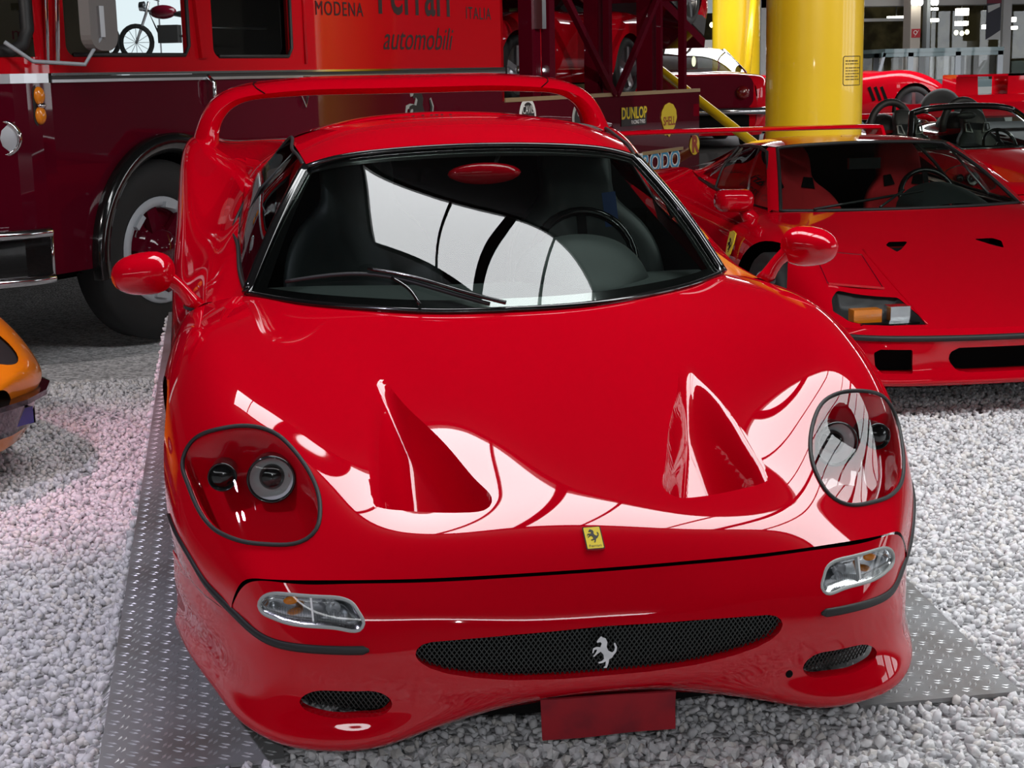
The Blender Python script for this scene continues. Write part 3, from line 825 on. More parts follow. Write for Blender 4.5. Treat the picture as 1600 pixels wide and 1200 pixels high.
def finish_front_car(root):
    # cabin tub, dash, binnacle, wheel, seats
    tub = MB(); tub.add([(-.66, 1.45, .30), (.66, 1.45, .30), (.62, 2.45, .30), (-.62, 2.45, .30), (-.70, 1.45, .72), (.70, 1.45, .72), (.70, 2.45, .83), (-.70, 2.45, .83), (-.5, 2.5, 1.08), (.5, 2.5, 1.08)],
                        [(0, 1, 2, 3), (0, 3, 7, 4), (1, 5, 6, 2), (3, 2, 6, 7), (7, 6, 9, 8), (0, 4, 5, 1)])
    tub.put('cabin_tub', 'cavity', root, False)
    lin = ROOF_NET
    RP = Patch([np.asarray(r) - np.array([0, 0, .03]) for r in lin], True); U, V = RP.grid(20, 14)
    both('headliner', RP.ev(U, V).reshape(-1, 3), [tuple(reversed(f)) for f in grid_faces(14, 20)], 'cavity', root)
    dn = [[(0, 1.225, .782), (.2, 1.25, .780), (.4, 1.34, .777), (.58, 1.47, .772), (.69, 1.58, .768)],
          [(0, 1.45, .765), (.2, 1.47, .765), (.4, 1.54, .765), (.58, 1.62, .76), (.69, 1.68, .755)],
          [(0, 1.70, .755), (.2, 1.71, .755), (.4, 1.74, .755), (.58, 1.78, .75), (.69, 1.80, .745)],
          [(0, 1.78, .70), (.2, 1.78, .70), (.4, 1.81, .70), (.58, 1.84, .70), (.69, 1.86, .70)],
          [(0, 1.72, .55), (.2, 1.72, .55), (.4, 1.75, .55), (.58, 1.78, .55), (.69, 1.80, .55)]]
    dp = Patch(dn, True); U, V = dp.grid(30, 24); both('dashboard', dp.ev(U, V).reshape(-1, 3), [tuple(f) for f in grid_faces(24, 30)], 'dash', root)
    # instrument hood in front of the driver
    c0 = car_axis((925, 440), 1, 1.66); v, f = [], []
    L = car_axis((820, 445), 1, 1.60); Rr = car_axis((1020, 440), 1, 1.60); tp = car_axis((925, 368), 1, 1.70)
    ax = (Rr[0] - L[0]) / 2; cx = (Rr[0] + L[0]) / 2; h = tp[2] - .755
    for i in range(13):
        t = i / 12
        for k in range(25):
            a = math.pi * k / 24
            r_ = min(1, .25 + 1.6 * t) if t < .47 else 1.0
            v.append((cx - ax * math.cos(a) * r_, 1.50 + .28 * t, .745 + h * math.sin(a) ** .8 * (.15 + .85 * sstep(np.array(t * 1.3)).item())))
    for i in range(12):
        for k in range(24): f.append((i * 25 + k, i * 25 + k + 1, (i + 1) * 25 + k + 1, (i + 1) * 25 + k))
    b_ = MB(); b_.add(v, f); b_.put('instrument_hood', 'dash', root)
    swp = car_axis((915, 395), 1, 1.86)
    steering_wheel(root, swp[0], 1.87, swp[2] - .03, .165)
    for (px, py, nm) in ((905, 300, 'seat'), (640, 300, 'seat')):
        q = car_axis((px, py), 1, 2.25)
        seat(root, q[0] if px > 800 else -.34, 2.05, .33, 'seatblack', nm)
    # seat belt with blue label
    q = car_axis((957, 330), 1, 2.02)
    MB().bar(q + np.array([0, 0, -.05]), q + np.array([-.01, .02, .06]), .045, .003, (0, 1, 0)).put('seat_belt', mat('belt_blue', (.02, .05, .16), .7), root, False)
    # rear view mirror
    q = car_axis((757, 271), 1, 1.86)
    MB().ell((0, 0, 0), .115, .03, .034).put('interior_mirror', 'red', root).location = tuple(q)
    MB().tube([q + np.array([.03, .0, .02]), q + np.array([.05, .02, .055])], .006, 6).put('mirror_bracket', 'black', root)
    # wipers
    def wp(pts, off=.012): 
        out = []
        for p in pts:
            a, n = cast(ws_b, *p)
            if a is None: a, n = cast(clam_b, *p)
            if a is not None: out.append(a + np.array([0, -off * .4, off]))
        return out
    MB().tube(smooth_curve(wp([(447, 446), (500, 438), (560, 434), (620, 441), (700, 463), (765, 481)]), 30), .006, 6).put('wiper_blade', 'black', root)
    MB().tube(smooth_curve(wp([(790, 484), (720, 466), (650, 445), (575, 431)], .022), 24), .006, 6).put('wiper_arm', 'blackgloss', root)
    MB().tube(smooth_curve(wp([(655, 484), (640, 462), (612, 443)], .018), 12), .005, 6).put('wiper_link', 'blackgloss', root)
    # shut line shade is the open joint with the near-black backing
    # bonnet badge
    p, n = cast(clam_b, 927, 842); n = n if n[2] > 0 else -n
    fn = frame(p, n, (0, 1, .3)); bd = empty('bonnet_badge'); bd.parent = root
    MB().prism(rounded(.041, .062, .003), fn, -.002, .004).put('badge_rim', 'chrome', bd, False)
    MB().prism(rounded(.036, .057, .002), fn, .003, .0048).put('badge_field', 'yellow', bd, False)
    horse(lambda a, b, d: fn(a, b + .005, d), .036, .0046, .0056, 'blackprint', bd)
    text('Ferrari', .010, lambda a, b, d: fn(a, b - .0225, .0054), 'blackprint', bd)
    # grille horse
    q = car_axis((944, 1017), 1, .056)
    fn = frame(q, (0, -1, .05), (0, 0, 1))
    horse(fn, .074, 0, .006, 'chrome', root, 'grille_horse')
    # cloth covered number board
    a = car_axis((845, 1094), 1, .085); b = car_axis((1056, 1080), 1, .075); c_ = car_axis((1055, 1138), 1, .085); d = car_axis((848, 1158), 1, .095)
    v, f = [], []; nx, nz = 28, 8
    for k, dy in enumerate((0, .006)):
        for i in range(nx + 1):
            for j in range(nz + 1):
                s_, t_ = i / nx, j / nz
                p = (a * (1 - s_) + b * s_) * (1 - t_) + (d * (1 - s_) + c_ * s_) * t_
                v.append(p + np.array([0, dy - .002 * math.sin(9 * s_ + 5 * t_) * (1 if k == 0 else 0), 0]))
    q_ = (nx + 1) * (nz + 1)
    for i in range(nx):
        for j in range(nz):
            k = i * (nz + 1) + j
            f.append((k, k + 1, k + nz + 2, k + nz + 1)); f.append((k + q_, k + nz + 1 + q_, k + nz + 2 + q_, k + 1 + q_))
    M['redcloth'] = mat('red_cloth', (.30, .004, .012), .85, noise=(14, 3, (.20, .004, .012), .4, .65))
    nb = MB(); nb.add(v, f); nb.put('number_plate_cover', 'redcloth', root)
    # wing badge letters on the flank
    fl = car_axis((262, 728), 0, -.955)
    return root

# ================================================================== hall shell and daylight
def skymat(name, col, s):
    return mat(name, (0, 0, 0), .5, emit=col, es=s)
M['daylight'] = skymat('roof_light_daylight', (.96, .98, 1.0), 12.0)
M['daylight_low'] = skymat('wall_window_daylight', (.93, .97, 1.0), 4.0)
M['curtain'] = skymat('sunlit_curtain', (.80, .92, .96), 1.05)
M['ceil'] = mat('dark_ceiling', (.03, .03, .032), .8)
M['wall'] = mat('hall_wall', (.16, .16, .15), .8)
M['frame'] = mat('dark_frame', (.02, .02, .02), .5)
M['column'] = mat('pale_column', (.52, .46, .41), .7)
M['steelgrey'] = mat('grey_steel_post', (.34, .37, .40), .5)
M['beam'] = mat('pale_beam', (.50, .50, .50), .7)
M['interior'] = mat('dim_back_room', (.34, .27, .12), .9, noise=(1.5, 4, (.10, .08, .04), .4, .6))
M['lampglow'] = skymat('tube_lamp_glow', (1.0, .98, .85), 14.0)
M['lampwarm'] = skymat('warm_lamp_glow', (1.0, .93, .55), 8.0)
H = 4.2
def quad(name, pts, m, parent=None): return put(name, pts, [(0, 1, 2, 3)], m, parent, False)
struct(quad('ceiling', [(-16, -14, H + .3), (-16, 42, H + .3), (26, 42, H + .3), (26, -14, H + .3)], 'ceil'))
struct(quad('wall_rear', [(-16, 41, 0), (26, 41, 0), (26, 41, H + .3), (-16, 41, H + .3)], 'wall'))
struct(quad('wall_left', [(-15, -14, 0), (-15, 42, 0), (-15, 42, H + .3), (-15, -14, H + .3)], 'wall'))
struct(quad('wall_front', [(26, -13.5, 0), (-16, -13.5, 0), (-16, -13.5, H + .3), (26, -13.5, H + .3)], 'wall'))
struct(quad('wall_right', [(25, 42, 0), (25, -14, 0), (25, -14, H + .3), (25, 42, H + .3)], 'wall'))

# sloping roof-light bands with dark glazing bars
ax_ = np.array([.894, -.447]); ax_ /= np.linalg.norm(ax_); nx_ = np.array([-ax_[1], ax_[0]])
def roof_light(idx, n0, n1, t0, t1, bars=True):
    z = H
    P = lambda t, n, zz=z: (*(ax_ * t + nx_ * n), zz)
    g = struct(put('window_%d' % idx, [P(t0, n0), P(t1, n0), P(t1, n1), P(t0, n1)], [(0, 3, 2, 1)], 'daylight', None, False))
    if bars:
        k = 0; t = t0
        while t < t1:
            wd = .12 if k % 3 == 2 else .035
            MB().bar(P(t, n0, z - .03), P(t, n1, z - .03), wd, .05).put('glazing_bar', 'frame', g, False)
            t += .62 if k % 3 else .85; k += 1
        for n in (n0, n1):
            MB().bar(P(t0, n, z - .03), P(t1, n, z - .03), .06, .08).put('glazing_rail', 'frame', g, False)
roof_light(1, 1.4, 2.6, -2.0, 7.0)
roof_light(3, -8.6, -8.1, -8, 8, False)
roof_light(4, 20.5, 22.5, -12, 12)  # added out of view to lighten the background
# tall glazed wall on the right, outside the frame
for k in range(4):
    y0 = -9 + k * 4.6
    g = struct(quad('window_%d' % (10 + k), [(24.8, y0 + 3.6, 1.0), (24.8, y0, 1.0), (24.8, y0, 4.6), (24.8, y0 + 3.6, 4.6)], 'daylight_low'))
    for j in (1.2, 2.4):
        MB().bar((24.75, y0 + j, 1.0), (24.75, y0 + j, 4.6), .08, .06).put('glazing_bar', 'frame', g, False)
# curtained window behind the transporter
cw = struct(quad('window_20', [(-14.5, 27.5, .4), (-.6, 27.5, .4), (-.6, 27.5, 4.4), (-14.5, 27.5, 4.4)], 'curtain'))
for k in range(13):
    MB().bar((-14 + k * 1.08, 27.45, .4), (-14 + k * 1.08, 27.45, 4.4), .04, .03).put('glazing_bar', 'steelgrey', cw, False)

# ---- glazed gallery at the back right
def at_depth(px, py, y): return on_axis((px, py), 1, y)
GY = 27.0
def rect_px(name, x0, y0, x1, y1, y, m, th=.06, parent=None):
    a = at_depth(x0, y1, y); b = at_depth(x1, y0, y); a[2] = max(a[2], -.02)
    return MB().box((a[0], y, a[2]), (b[0], y + th, b[2])).put(name, m, parent, False)
bk = struct(MB().box((-14, 40.2, 0), (24.5, 40.3, H)).put('wall_back', 'interior', None, False))
bm_ = struct(rect_px('trim_1', 1085, -120, 1700, 14, GY, 'beam', .5))
cl1 = struct(rect_px('trim_2', 1413, -60, 1441, 400, GY - .6, 'column', .35))
cp0 = at_depth(1443, 400, GY - .5); cp0[2] = -.02
MB().box(tuple(cp0), tuple(at_depth(1451, -60, GY - .5) + np.array([0, .2, 0]))).put('corner_post', 'steelgrey', cl1, False)
struct(rect_px('trim_3', 1566, -60, 1571, 400, GY - .3, 'beam', .1))
struct(rect_px('trim_4', 1186, -60, 1200, 400, GY, 'beam', .1))
struct(rect_px('trim_5', 1345, 28, 1413, 34, GY + .4, 'beam', .1))
# pane of the gallery
pg = struct(rect_px('window_30', 1452, 16, 1566, 150, GY, 'lens', .02))
struct(rect_px('window_31', 1572, 16, 1680, 150, GY, 'lens', .02))
# big pale sheet and white block by the yellow pillar
struct(rect_px('wall_block', 1097, 62, 1120, 330, 24.6, 'beam', .3))
sh = struct(rect_px('wall_panel', 1071, -80, 1116, 21, 25.2, mat('pale_blue_panel', (.50, .60, .62), .5), .1))
# tube lamps in the room behind
LAMPS = [(1388, 25, 1415, 30, 33), (1450, 29, 1467, 34, 34), (1495, 13, 1514, 24, 32), (1494, 33, 1513, 40, 34), (1574, 27, 1588, 34, 34), (1573, 41, 1590, 46, 35), (1536, 39, 1541, 45, 33), (1453, 12, 1466, 16, 35.5)]
for i, (x0, y0, x1, y1, y) in enumerate(LAMPS):
    o = rect_px('tube_lamp', x0, y0, x1, y1, y, 'lampglow', .08)
    q_ = at_depth((x0 + x1) / 2, y0, y); MB().box((q_[0] - .01, y + .03, q_[2]), (q_[0] + .01, y + .05, H + .3)).put('lamp_rod', 'frame', o, False)
    tag(o, 'bright tube lamp glowing under the ceiling of the back room', 'lamp', 'tube lamps of the back room')
for i, (px, py) in enumerate([(1494, 51), (1503, 52), (1511, 50), (1184, 66), (1190, 70), (1112, 39), (1084, 96), (1187, 92)]):
    p = at_depth(px, py, 35 if i == 7 else 34 if i == 4 else 33); o = MB().ell((0, 0, 0), .05, .05, .06 if i != 6 else .12, 10, 6).put('spot_lamp', 'lampwarm')
    o.location = tuple(p); MB().box((-.006, -.006, 0), (.006, .006, H + .3 - p[2])).put('lamp_rod', 'frame', o, False); tag(o, 'small warm spot lamp hanging in the back room', 'lamp', 'spot lamps of the back room')
for px in (1427, 1433, 1439, 1458, 1463):
    p = at_depth(px, 3, GY - .8); o = MB().ell((0, 0, 0), .045, .045, .07, 10, 6).put('ceiling_spot', 'lampglow')
    o.location = tuple(p); MB().box((-.006, -.006, 0), (.006, .006, H + .3 - p[2])).put('lamp_rod', 'frame', o, False); tag(o, 'small bright ceiling spot above the pale column', 'lamp', 'ceiling spots above the column')
# fire sign on the column
a = at_depth(1424, 59, GY - .6); b = at_depth(1438, 45, GY - .6)
fs = empty('fire_sign', tuple(a)); wd, ht = b[0] - a[0], b[2] - a[2]
MB().box((0, -.01, 0), (wd, 0, ht)).put('sign_plate', mat('sign_red', (.45, .01, .02), .5), fs, False)
MB().lathe([(0, ht * .17), (0, ht * .24)], (wd * .42, -.012, ht * .6), (0, -1, 0), 20).put('hose_symbol', 'white', fs, False)
MB().bar((wd * .35, -.013, ht * .15), (wd * .8, -.013, ht * .85), ht * .07, .004).put('flame_symbol', 'white', fs, False)
tag(fs, 'red and white fire hose sign on the pale column', 'sign')
# banner
a = at_depth(1540, 62, GY - .5); b = at_depth(1566, -30, GY - .5)
bn = empty('hanging_banner', tuple(a)); wd, ht = b[0] - a[0], b[2] - a[2]
MB().box((0, 0, 0), (wd, .01, ht)).put('banner_cloth', mat('banner_dark', (.03, .03, .045), .6), bn, False)
MB().box((0, -.005, ht * .62), (wd, 0, ht)).put('banner_top', mat('banner_maroon', (.16, .01, .03), .6), bn, False)
MB().add([(0, -.006, 0), (wd, -.006, 0), (wd, -.006, ht * .16), (wd * .4, -.006, ht * .06)], [(0, 1, 2, 3)]).put('banner_stripe', 'beam', bn, False)
MB().add([(wd * .1, -.007, ht * .46), (wd * .9, -.007, ht * .56), (wd * .9, -.007, ht * .62), (wd * .05, -.007, ht * .58)], [(0, 1, 2, 3)]).put('banner_figure', 'beam', bn, False)
for kx in (.1, .9): MB().box((wd * kx - .008, 0, ht), (wd * kx + .008, .012, H + .3 - a[2])).put('banner_cord', 'frame', bn, False)
tag(bn, 'dark banner with maroon top and pale stripes hanging before the glass', 'banner')

# low stage that carries the back row of cars
struct(MB().box((2.6, 15.0, -.02), (16, 22.3, .55)).put('floor_stage', mat('stage_carpet', (.05, .05, .055), .9), None, False))
# a pink show spot over the gravel by the transporter
def spot(loc, aim, watts, col, deg):
    d = bpy.data.lights.new('show_fill_spot', 'SPOT'); d.energy = watts; d.color = col; d.spot_size = R_(deg); d.spot_blend = .8; d.shadow_soft_size = .08
    o = bpy.data.objects.new('show_fill_spot', d); COL.objects.link(o); o.location = loc
    o.rotation_euler = (Vector(aim) - Vector(loc)).to_track_quat('-Z', 'Y').to_euler()
spot((-3.2, 2.2, 4.0), (-1.55, 3.2, 0), 330, (1.0, .45, .58), 36)
spot((-3.0, -.4, 4.0), (-1.5, 1.6, 0), 300, (.86, .80, 1.0), 60)          # lilac, over the gravel in front
spot((3.0, 3.5, 4.1), (1.6, 9.0, 1.5), 650, (1.0, .95, .9), 75)            # added fill for the transporter side, not a known lamp
spot((7.5, 4.0, 4.1), (5.0, 11.0, 1.0), 800, (1.0, .93, .82), 70)          # invented lamp to lighten the pillar and open car
spot((-5.0, 1.5, 4.1), (-1.2, 6.3, 1.0), 380, (1.0, .92, .9), 55)          # added to brighten the front of the transporter
spot((9.5, 9.5, 4.1), (7.0, 18.0, 1.0), 700, (1.0, .93, .82), 80)          # extra fill put in for the back row
# ---- yellow pillars
M['pillar'] = mat('yellow_pillar_paint', (.78, .52, .010), .32, coat=.4, noise=(1.2, 3, (.72, .47, .010), .4, .7))
def pillar(x0, x1, py, y, label, lean=0.0):
    a = on_axis((x0, py), 1, y); b = on_axis((x1, py), 1, y)
    c = (a + b) / 2; r = np.linalg.norm((b - a)[:2]) / 2 * .985
    p = empty('yellow_pillar', (c[0], c[1], 0))
    MB().lathe([(0, r), (2, r), (4, r), (H + .3, r)], (0, 0, 0), (0, 0, 1), 64).put('pillar_shaft', 'pillar', p)
    MB().lathe([(0, r + .04), (.12, r + .04), (.14, r)], (0, 0, 0), (0, 0, 1), 64).put('pillar_foot', 'pillar', p)
    tag(p, label, 'pillar'); return p, c, r
p1, pc, pr = pillar(1199.5, 1344, 100, 9.6, 'thick round yellow pillar with a small printed notice behind the low red coupe')
# notice on the pillar: rounded frame and rows of small print
dirc = math.atan2(CAM[1] - pc[1], CAM[0] - pc[0])
def on_cyl(a, z, d): 
    th = dirc + a; return ((pr + d) * math.cos(th), (pr + d) * math.sin(th), z)
zt = on_axis((1330, 88), 1, 9.3)[2]; zb = on_axis((1330, 133), 1, 9.3)[2]
a0 = math.asin(min(1, (1314 - 1271.5) / 73)); a1 = a0 + (zt - zb) * .95 / pr
nt = MB()
crn = [(a0 + .03, zt), (a1, zt), (a1, zb), (a0 + .03, zb), (a0, zb + .012), (a0, zt - .012)]
path = []
for (u0, v0), (u1, v1) in zip(crn, crn[1:] + crn[:1]):
    for k in range(8): path.append(on_cyl(u0 + (u1 - u0) * k / 8, v0 + (v1 - v0) * k / 8, .001))
nt.tube(path, .0032, 5, True); nt.put('notice_border', 'blackprint', p1)
pr_ = MB(); rr = random.Random(3)
for fr_ in (.16, .26, .40, .50, .60, .70, .80):
    u = a0 + .06; z_ = zt + (zb - zt) * fr_
    while u < a1 - .1:
        w_ = rr.choice((.04, .06, .09, .12)); h_ = .0045 if fr_ > .2 else .006
        pts = [on_cyl(u + w_ * k / 3, z_ + s_ * h_, .0015) for s_ in (-1, 1) for k in range(4)]
        pr_.add(pts, [(k, k + 1, k + 5, k + 4) for k in range(3)]); u += w_ + .018
o_ = pr_.put('notice_print', mat('notice_ink', (.16, .11, .01), .6), p1, False); o_['kind'] = 'stuff'
p2_, pc2, pr2 = pillar(1114, 1186, 60, 23.4, 'round yellow pillar with a thin yellow pipe beside the white block')
q0 = on_axis((1181, -40), 1, 22.8); q1 = on_axis((1160, 190), 1, 22.8)
cc = np.array([pc2[0], pc2[1], 0])
MB().tube([q0 - cc, q1 - cc], .06, 12).put('pillar_pipe', 'pillar', p2_)
# slanting yellow rail behind the transporter
ra = on_axis((905, 10), 1, 17.0); rb = on_axis((1175, 222), 1, 14.2)
d_ = rb - ra; rb = ra + d_ * ((ra[2] - .0) / (ra[2] - rb[2]))
o = MB().tube([ra - d_ * .2, rb], .055, 12).put('yellow_rail', 'pillar'); tag(o, 'slanting yellow rail passing behind the maroon loading posts', 'rail')

# ================================================================== ground
def mound(x, y):
    x = np.abs(np.asarray(x, float)); y = np.asarray(y, float)
    h = np.clip(y - .3, 0, None) * math.tan(TILT)
    lat = 1 - sstep((x - 1.11) / .05); back = 1 - sstep((y - 4.55) / .8)
    return h * lat * back
gx = np.concatenate([np.linspace(-15, -3, 13)[:-1], np.linspace(-3, 4, 141), np.linspace(4, 25, 22)[1:]])
gy = np.concatenate([np.linspace(-13.5, -1, 13)[:-1], np.linspace(-1, 6.5, 151), np.linspace(6.5, 41, 30)[1:]])
GX, GY_ = np.meshgrid(gx, gy); GZ = mound(GX, GY_) - .022
gm = bpy.data.materials.new('gravel_ground'); gm.use_nodes = True
nt_ = gm.node_tree; bs = nt_.nodes['Principled BSDF']; bs.inputs['Roughness'].default_value = .85
tc = nt_.nodes.new('ShaderNodeTexCoord'); vo = nt_.nodes.new('ShaderNodeTexVoronoi'); vo.inputs['Scale'].default_value = 52
rp = nt_.nodes.new('ShaderNodeValToRGB'); rp.color_ramp.elements[0].color = (.34, .34, .345, 1); rp.color_ramp.elements[1].color = (.84, .83, .84, 1)
rp.color_ramp.elements[0].position = .05; rp.color_ramp.elements[1].position = .85
sp_ = nt_.nodes.new('ShaderNodeSeparateColor')
nt_.links.new(tc.outputs['Object'], vo.inputs['Vector']); nt_.links.new(vo.outputs['Color'], sp_.inputs[0]); nt_.links.new(sp_.outputs[0], rp.inputs['Fac'])
nt_.links.new(rp.outputs['Color'], bs.inputs['Base Color'])
bp_ = nt_.nodes.new('ShaderNodeBump'); bp_.inputs['Strength'].default_value = 1.0; bp_.inputs['Distance'].default_value = .01; bp_.invert = True
nt_.links.new(vo.outputs['Distance'], bp_.inputs['Height']); nt_.links.new(bp_.outputs['Normal'], bs.inputs['Normal'])
floor = struct(put('floor', np.stack([GX, GY_, GZ], -1).reshape(-1, 3), grid_faces(len(gy), len(gx)), gm))

# two tread plates under the wheels of the red car, tilted with it, with raised lugs
M['plate'] = mat('steel_tread_plate', (.36, .365, .37), .45, metal=.35, noise=(3.5, 5, (.22, .20, .18), .45, .72))
M['lug'] = mat('worn_lug', (.56, .57, .58), .35, metal=.4)
PX0, PX, PY0, PY1 = .69, 1.105, .30, 4.6
for sg_, lb_ in ((-1, 'grey steel tread plate under the car wheels beside the orange nose and transporter'), (1, 'grey steel tread plate under the car wheels beside the low red coupe')):
    pl = empty('tread_plate', CARG, (TILT, 0, 0))
    MB().box((min(sg_ * PX0, sg_ * PX), PY0, -.012), (max(sg_ * PX0, sg_ * PX), PY1, -.001)).put('plate_sheet', 'plate', pl, False)
    lv, lf = [], []
    def lug(cx, cy, a):
        c_, s_ = math.cos(a), math.sin(a); k = len(lv); L, W_, h_ = .0135, .0042, .0022
        for (u, v, z) in ((-L, 0, 0), (0, -W_, 0), (L, 0, 0), (0, W_, 0), (-L * .45, 0, h_), (L * .45, 0, h_)):
            lv.append((cx + u * c_ - v * s_, cy + u * s_ + v * c_, -.001 + z))
        lf.extend([(k, k + 1, k + 5, k + 4), (k + 1, k + 2, k + 5), (k + 2, k + 3, k + 4, k + 5), (k + 3, k, k + 4)])
    st_ = .052
    for i, y in enumerate(np.arange(PY0 + .03, 3.4, st_ / 2)):
        for x in np.arange(PX0 + .03 + (st_ / 2 if i % 2 else 0), PX - .02, st_):
            a = R_(62) if i % 2 else R_(-28)
            for o2 in (-.0065, .0065): lug(sg_ * x - math.sin(a) * o2, y + math.cos(a) * o2, a)
    o = put('plate_lugs', lv, lf, 'lug', pl, False); o['kind'] = 'stuff'
    tag(pl, lb_, 'floor plate')

# gravel stones
ico = bmesh.new(); bmesh.ops.create_icosphere(ico, subdivisions=1, radius=1.0)
IV = np.array([v.co[:] for v in ico.verts]); IF = np.array([[v.index for v in f.verts] for f in ico.faces]); ico.free()
SM = []
for k, cg in enumerate([(.86, .86, .88), (.77, .77, .79), (.91, .90, .90), (.64, .64, .66), (.82, .79, .76), (.88, .86, .88)]):
    SM.append(mat('gravel_stone_%d' % k, cg, .8, noise=(40, 3, tuple(c_ * .8 for c_ in cg), .4, .7)))
def project(p):
    d = p - CAM; z = d @ CF; return 800 + FPX * (d @ CR) / z, 600 - FPX * (d @ CU) / z
N = 60000
sx = RNG.uniform(-3.0, 3.6, N * 4); sy = RNG.uniform(-.7, 5.2, N * 4)
sz = mound(sx, sy)
P_ = np.stack([sx, sy, sz], -1); U_, V_ = project(P_)
inf = (U_ > -180) & (U_ < 1780) & (V_ < 1330) & (V_ > 480)
onplate = (np.abs(sx) < 1.115) & (np.abs(sx) > .68) & (to_car(P_)[:, 1] > .295)
keep = inf & ~onplate & ~((sy > .9) & (np.abs(sx) < .7))
cand = np.nonzero(keep)[0]
# even spacing by a simple occupancy grid
cell = .0165; occ = set(); sel = []
for i in cand:
    c_ = (int(sx[i] / cell), int(sy[i] / cell))
    if c_ in occ: continue
    occ.add(c_); sel.append(i)
    if len(sel) >= 30000: break
sel = np.array(sel)
# the 300 stones that show largest become individuals
dist = np.linalg.norm(P_[sel] - CAM, axis=1)
vis = (U_[sel] > 5) & (U_[sel] < 1595) & (V_[sel] > 900) & (V_[sel] < 1195)
order = np.argsort(np.where(vis, dist, 1e9)); big = sel[order[:300]]; rest = np.setdiff1d(sel, big)
n = len(rest)
rad = RNG.uniform(.0085, .0150, n); stretch = RNG.uniform(.5, 1.35, (n, 3)); jit = RNG.uniform(.62, 1.22, (n, len(IV)))
q = RNG.normal(size=(n, 4)); q /= np.linalg.norm(q, axis=1)[:, None]
w_, x_, y_, z_ = q.T
RM = np.stack([np.stack([1 - 2 * (y_**2 + z_**2), 2 * (x_ * y_ - z_ * w_), 2 * (x_ * z_ + y_ * w_)], -1), np.stack([2 * (x_ * y_ + z_ * w_), 1 - 2 * (x_**2 + z_**2), 2 * (y_ * z_ - x_ * w_)], -1), np.stack([2 * (x_ * z_ - y_ * w_), 2 * (y_ * z_ + x_ * w_), 1 - 2 * (x_**2 + y_**2)], -1)], 1)
VV = IV[None] * stretch[:, None] * jit[..., None] * rad[:, None, None]
VV = np.einsum('nij,nkj->nki', RM, VV) + (P_[rest] + np.stack([np.zeros(n), np.zeros(n), RNG.uniform(-.016, -.004, n)], -1))[:, None]
me = bpy.data.meshes.new('gravel')
nvt, nft = n * len(IV), n * len(IF)
me.vertices.add(nvt); me.vertices.foreach_set('co', VV.reshape(-1).astype(np.float32))
FI = (IF[None] + (np.arange(n) * len(IV))[:, None, None]).reshape(-1, 3)
me.loops.add(nft * 3); me.loops.foreach_set('vertex_index', FI.reshape(-1).astype(np.int32))
me.polygons.add(nft); me.polygons.foreach_set('loop_start', np.arange(nft, dtype=np.int32) * 3); me.polygons.foreach_set('loop_total', np.full(nft, 3, np.int32))
for m_ in SM: me.materials.append(m_)
me.polygons.foreach_set('material_index', np.repeat(RNG.integers(0, 6, n), len(IF)).astype(np.int32))
me.update(); me.validate()
go = bpy.data.objects.new('gravel', me); COL.objects.link(go); go['kind'] = 'stuff'
tag(go, 'bed of pale grey crushed gravel covering the floor round the cars', 'gravel')
protos = []
for k in range(6):
    v = IV * RNG.uniform(.55, 1.35, 3) * RNG.uniform(.65, 1.22, (len(IV), 1)) * .0135
    mm = bpy.data.meshes.new('gravel_stone'); mm.from_pydata([tuple(a) for a in v], [], [tuple(f) for f in IF]); mm.materials.append(SM[k]); protos.append(mm)
for j, i in enumerate(big):
    o = bpy.data.objects.new('gravel_stone', protos[j % 6]); COL.objects.link(o)
    s_ = random.uniform(.85, 1.2); o.scale = (s_, s_, s_)
    o.location = (sx[i], sy[i], sz[i] - .008); o.rotation_euler = (random.uniform(0, 6), random.uniform(0, 6), random.uniform(0, 6))
    tag(o, 'pale grey crushed stone lying loose before the nose of the winged car', 'stone', 'gravel stones before the winged car')
car = finish_front_car(build_front_car())
tag(car, 'big glossy red sports car with a tall rear wing standing on the tread plate', 'car')

# ================================================================== old red race transporter
TH = R_(37); TD = np.array([math.sin(TH), math.cos(TH), 0.]); TN = np.array([TD[1], -TD[0], 0.]); TP = np.array([-1.345, 6.227, 0.])
tr = empty('race_transporter', tuple(TP), (0, 0, math.atan2(TD[1], TD[0])))
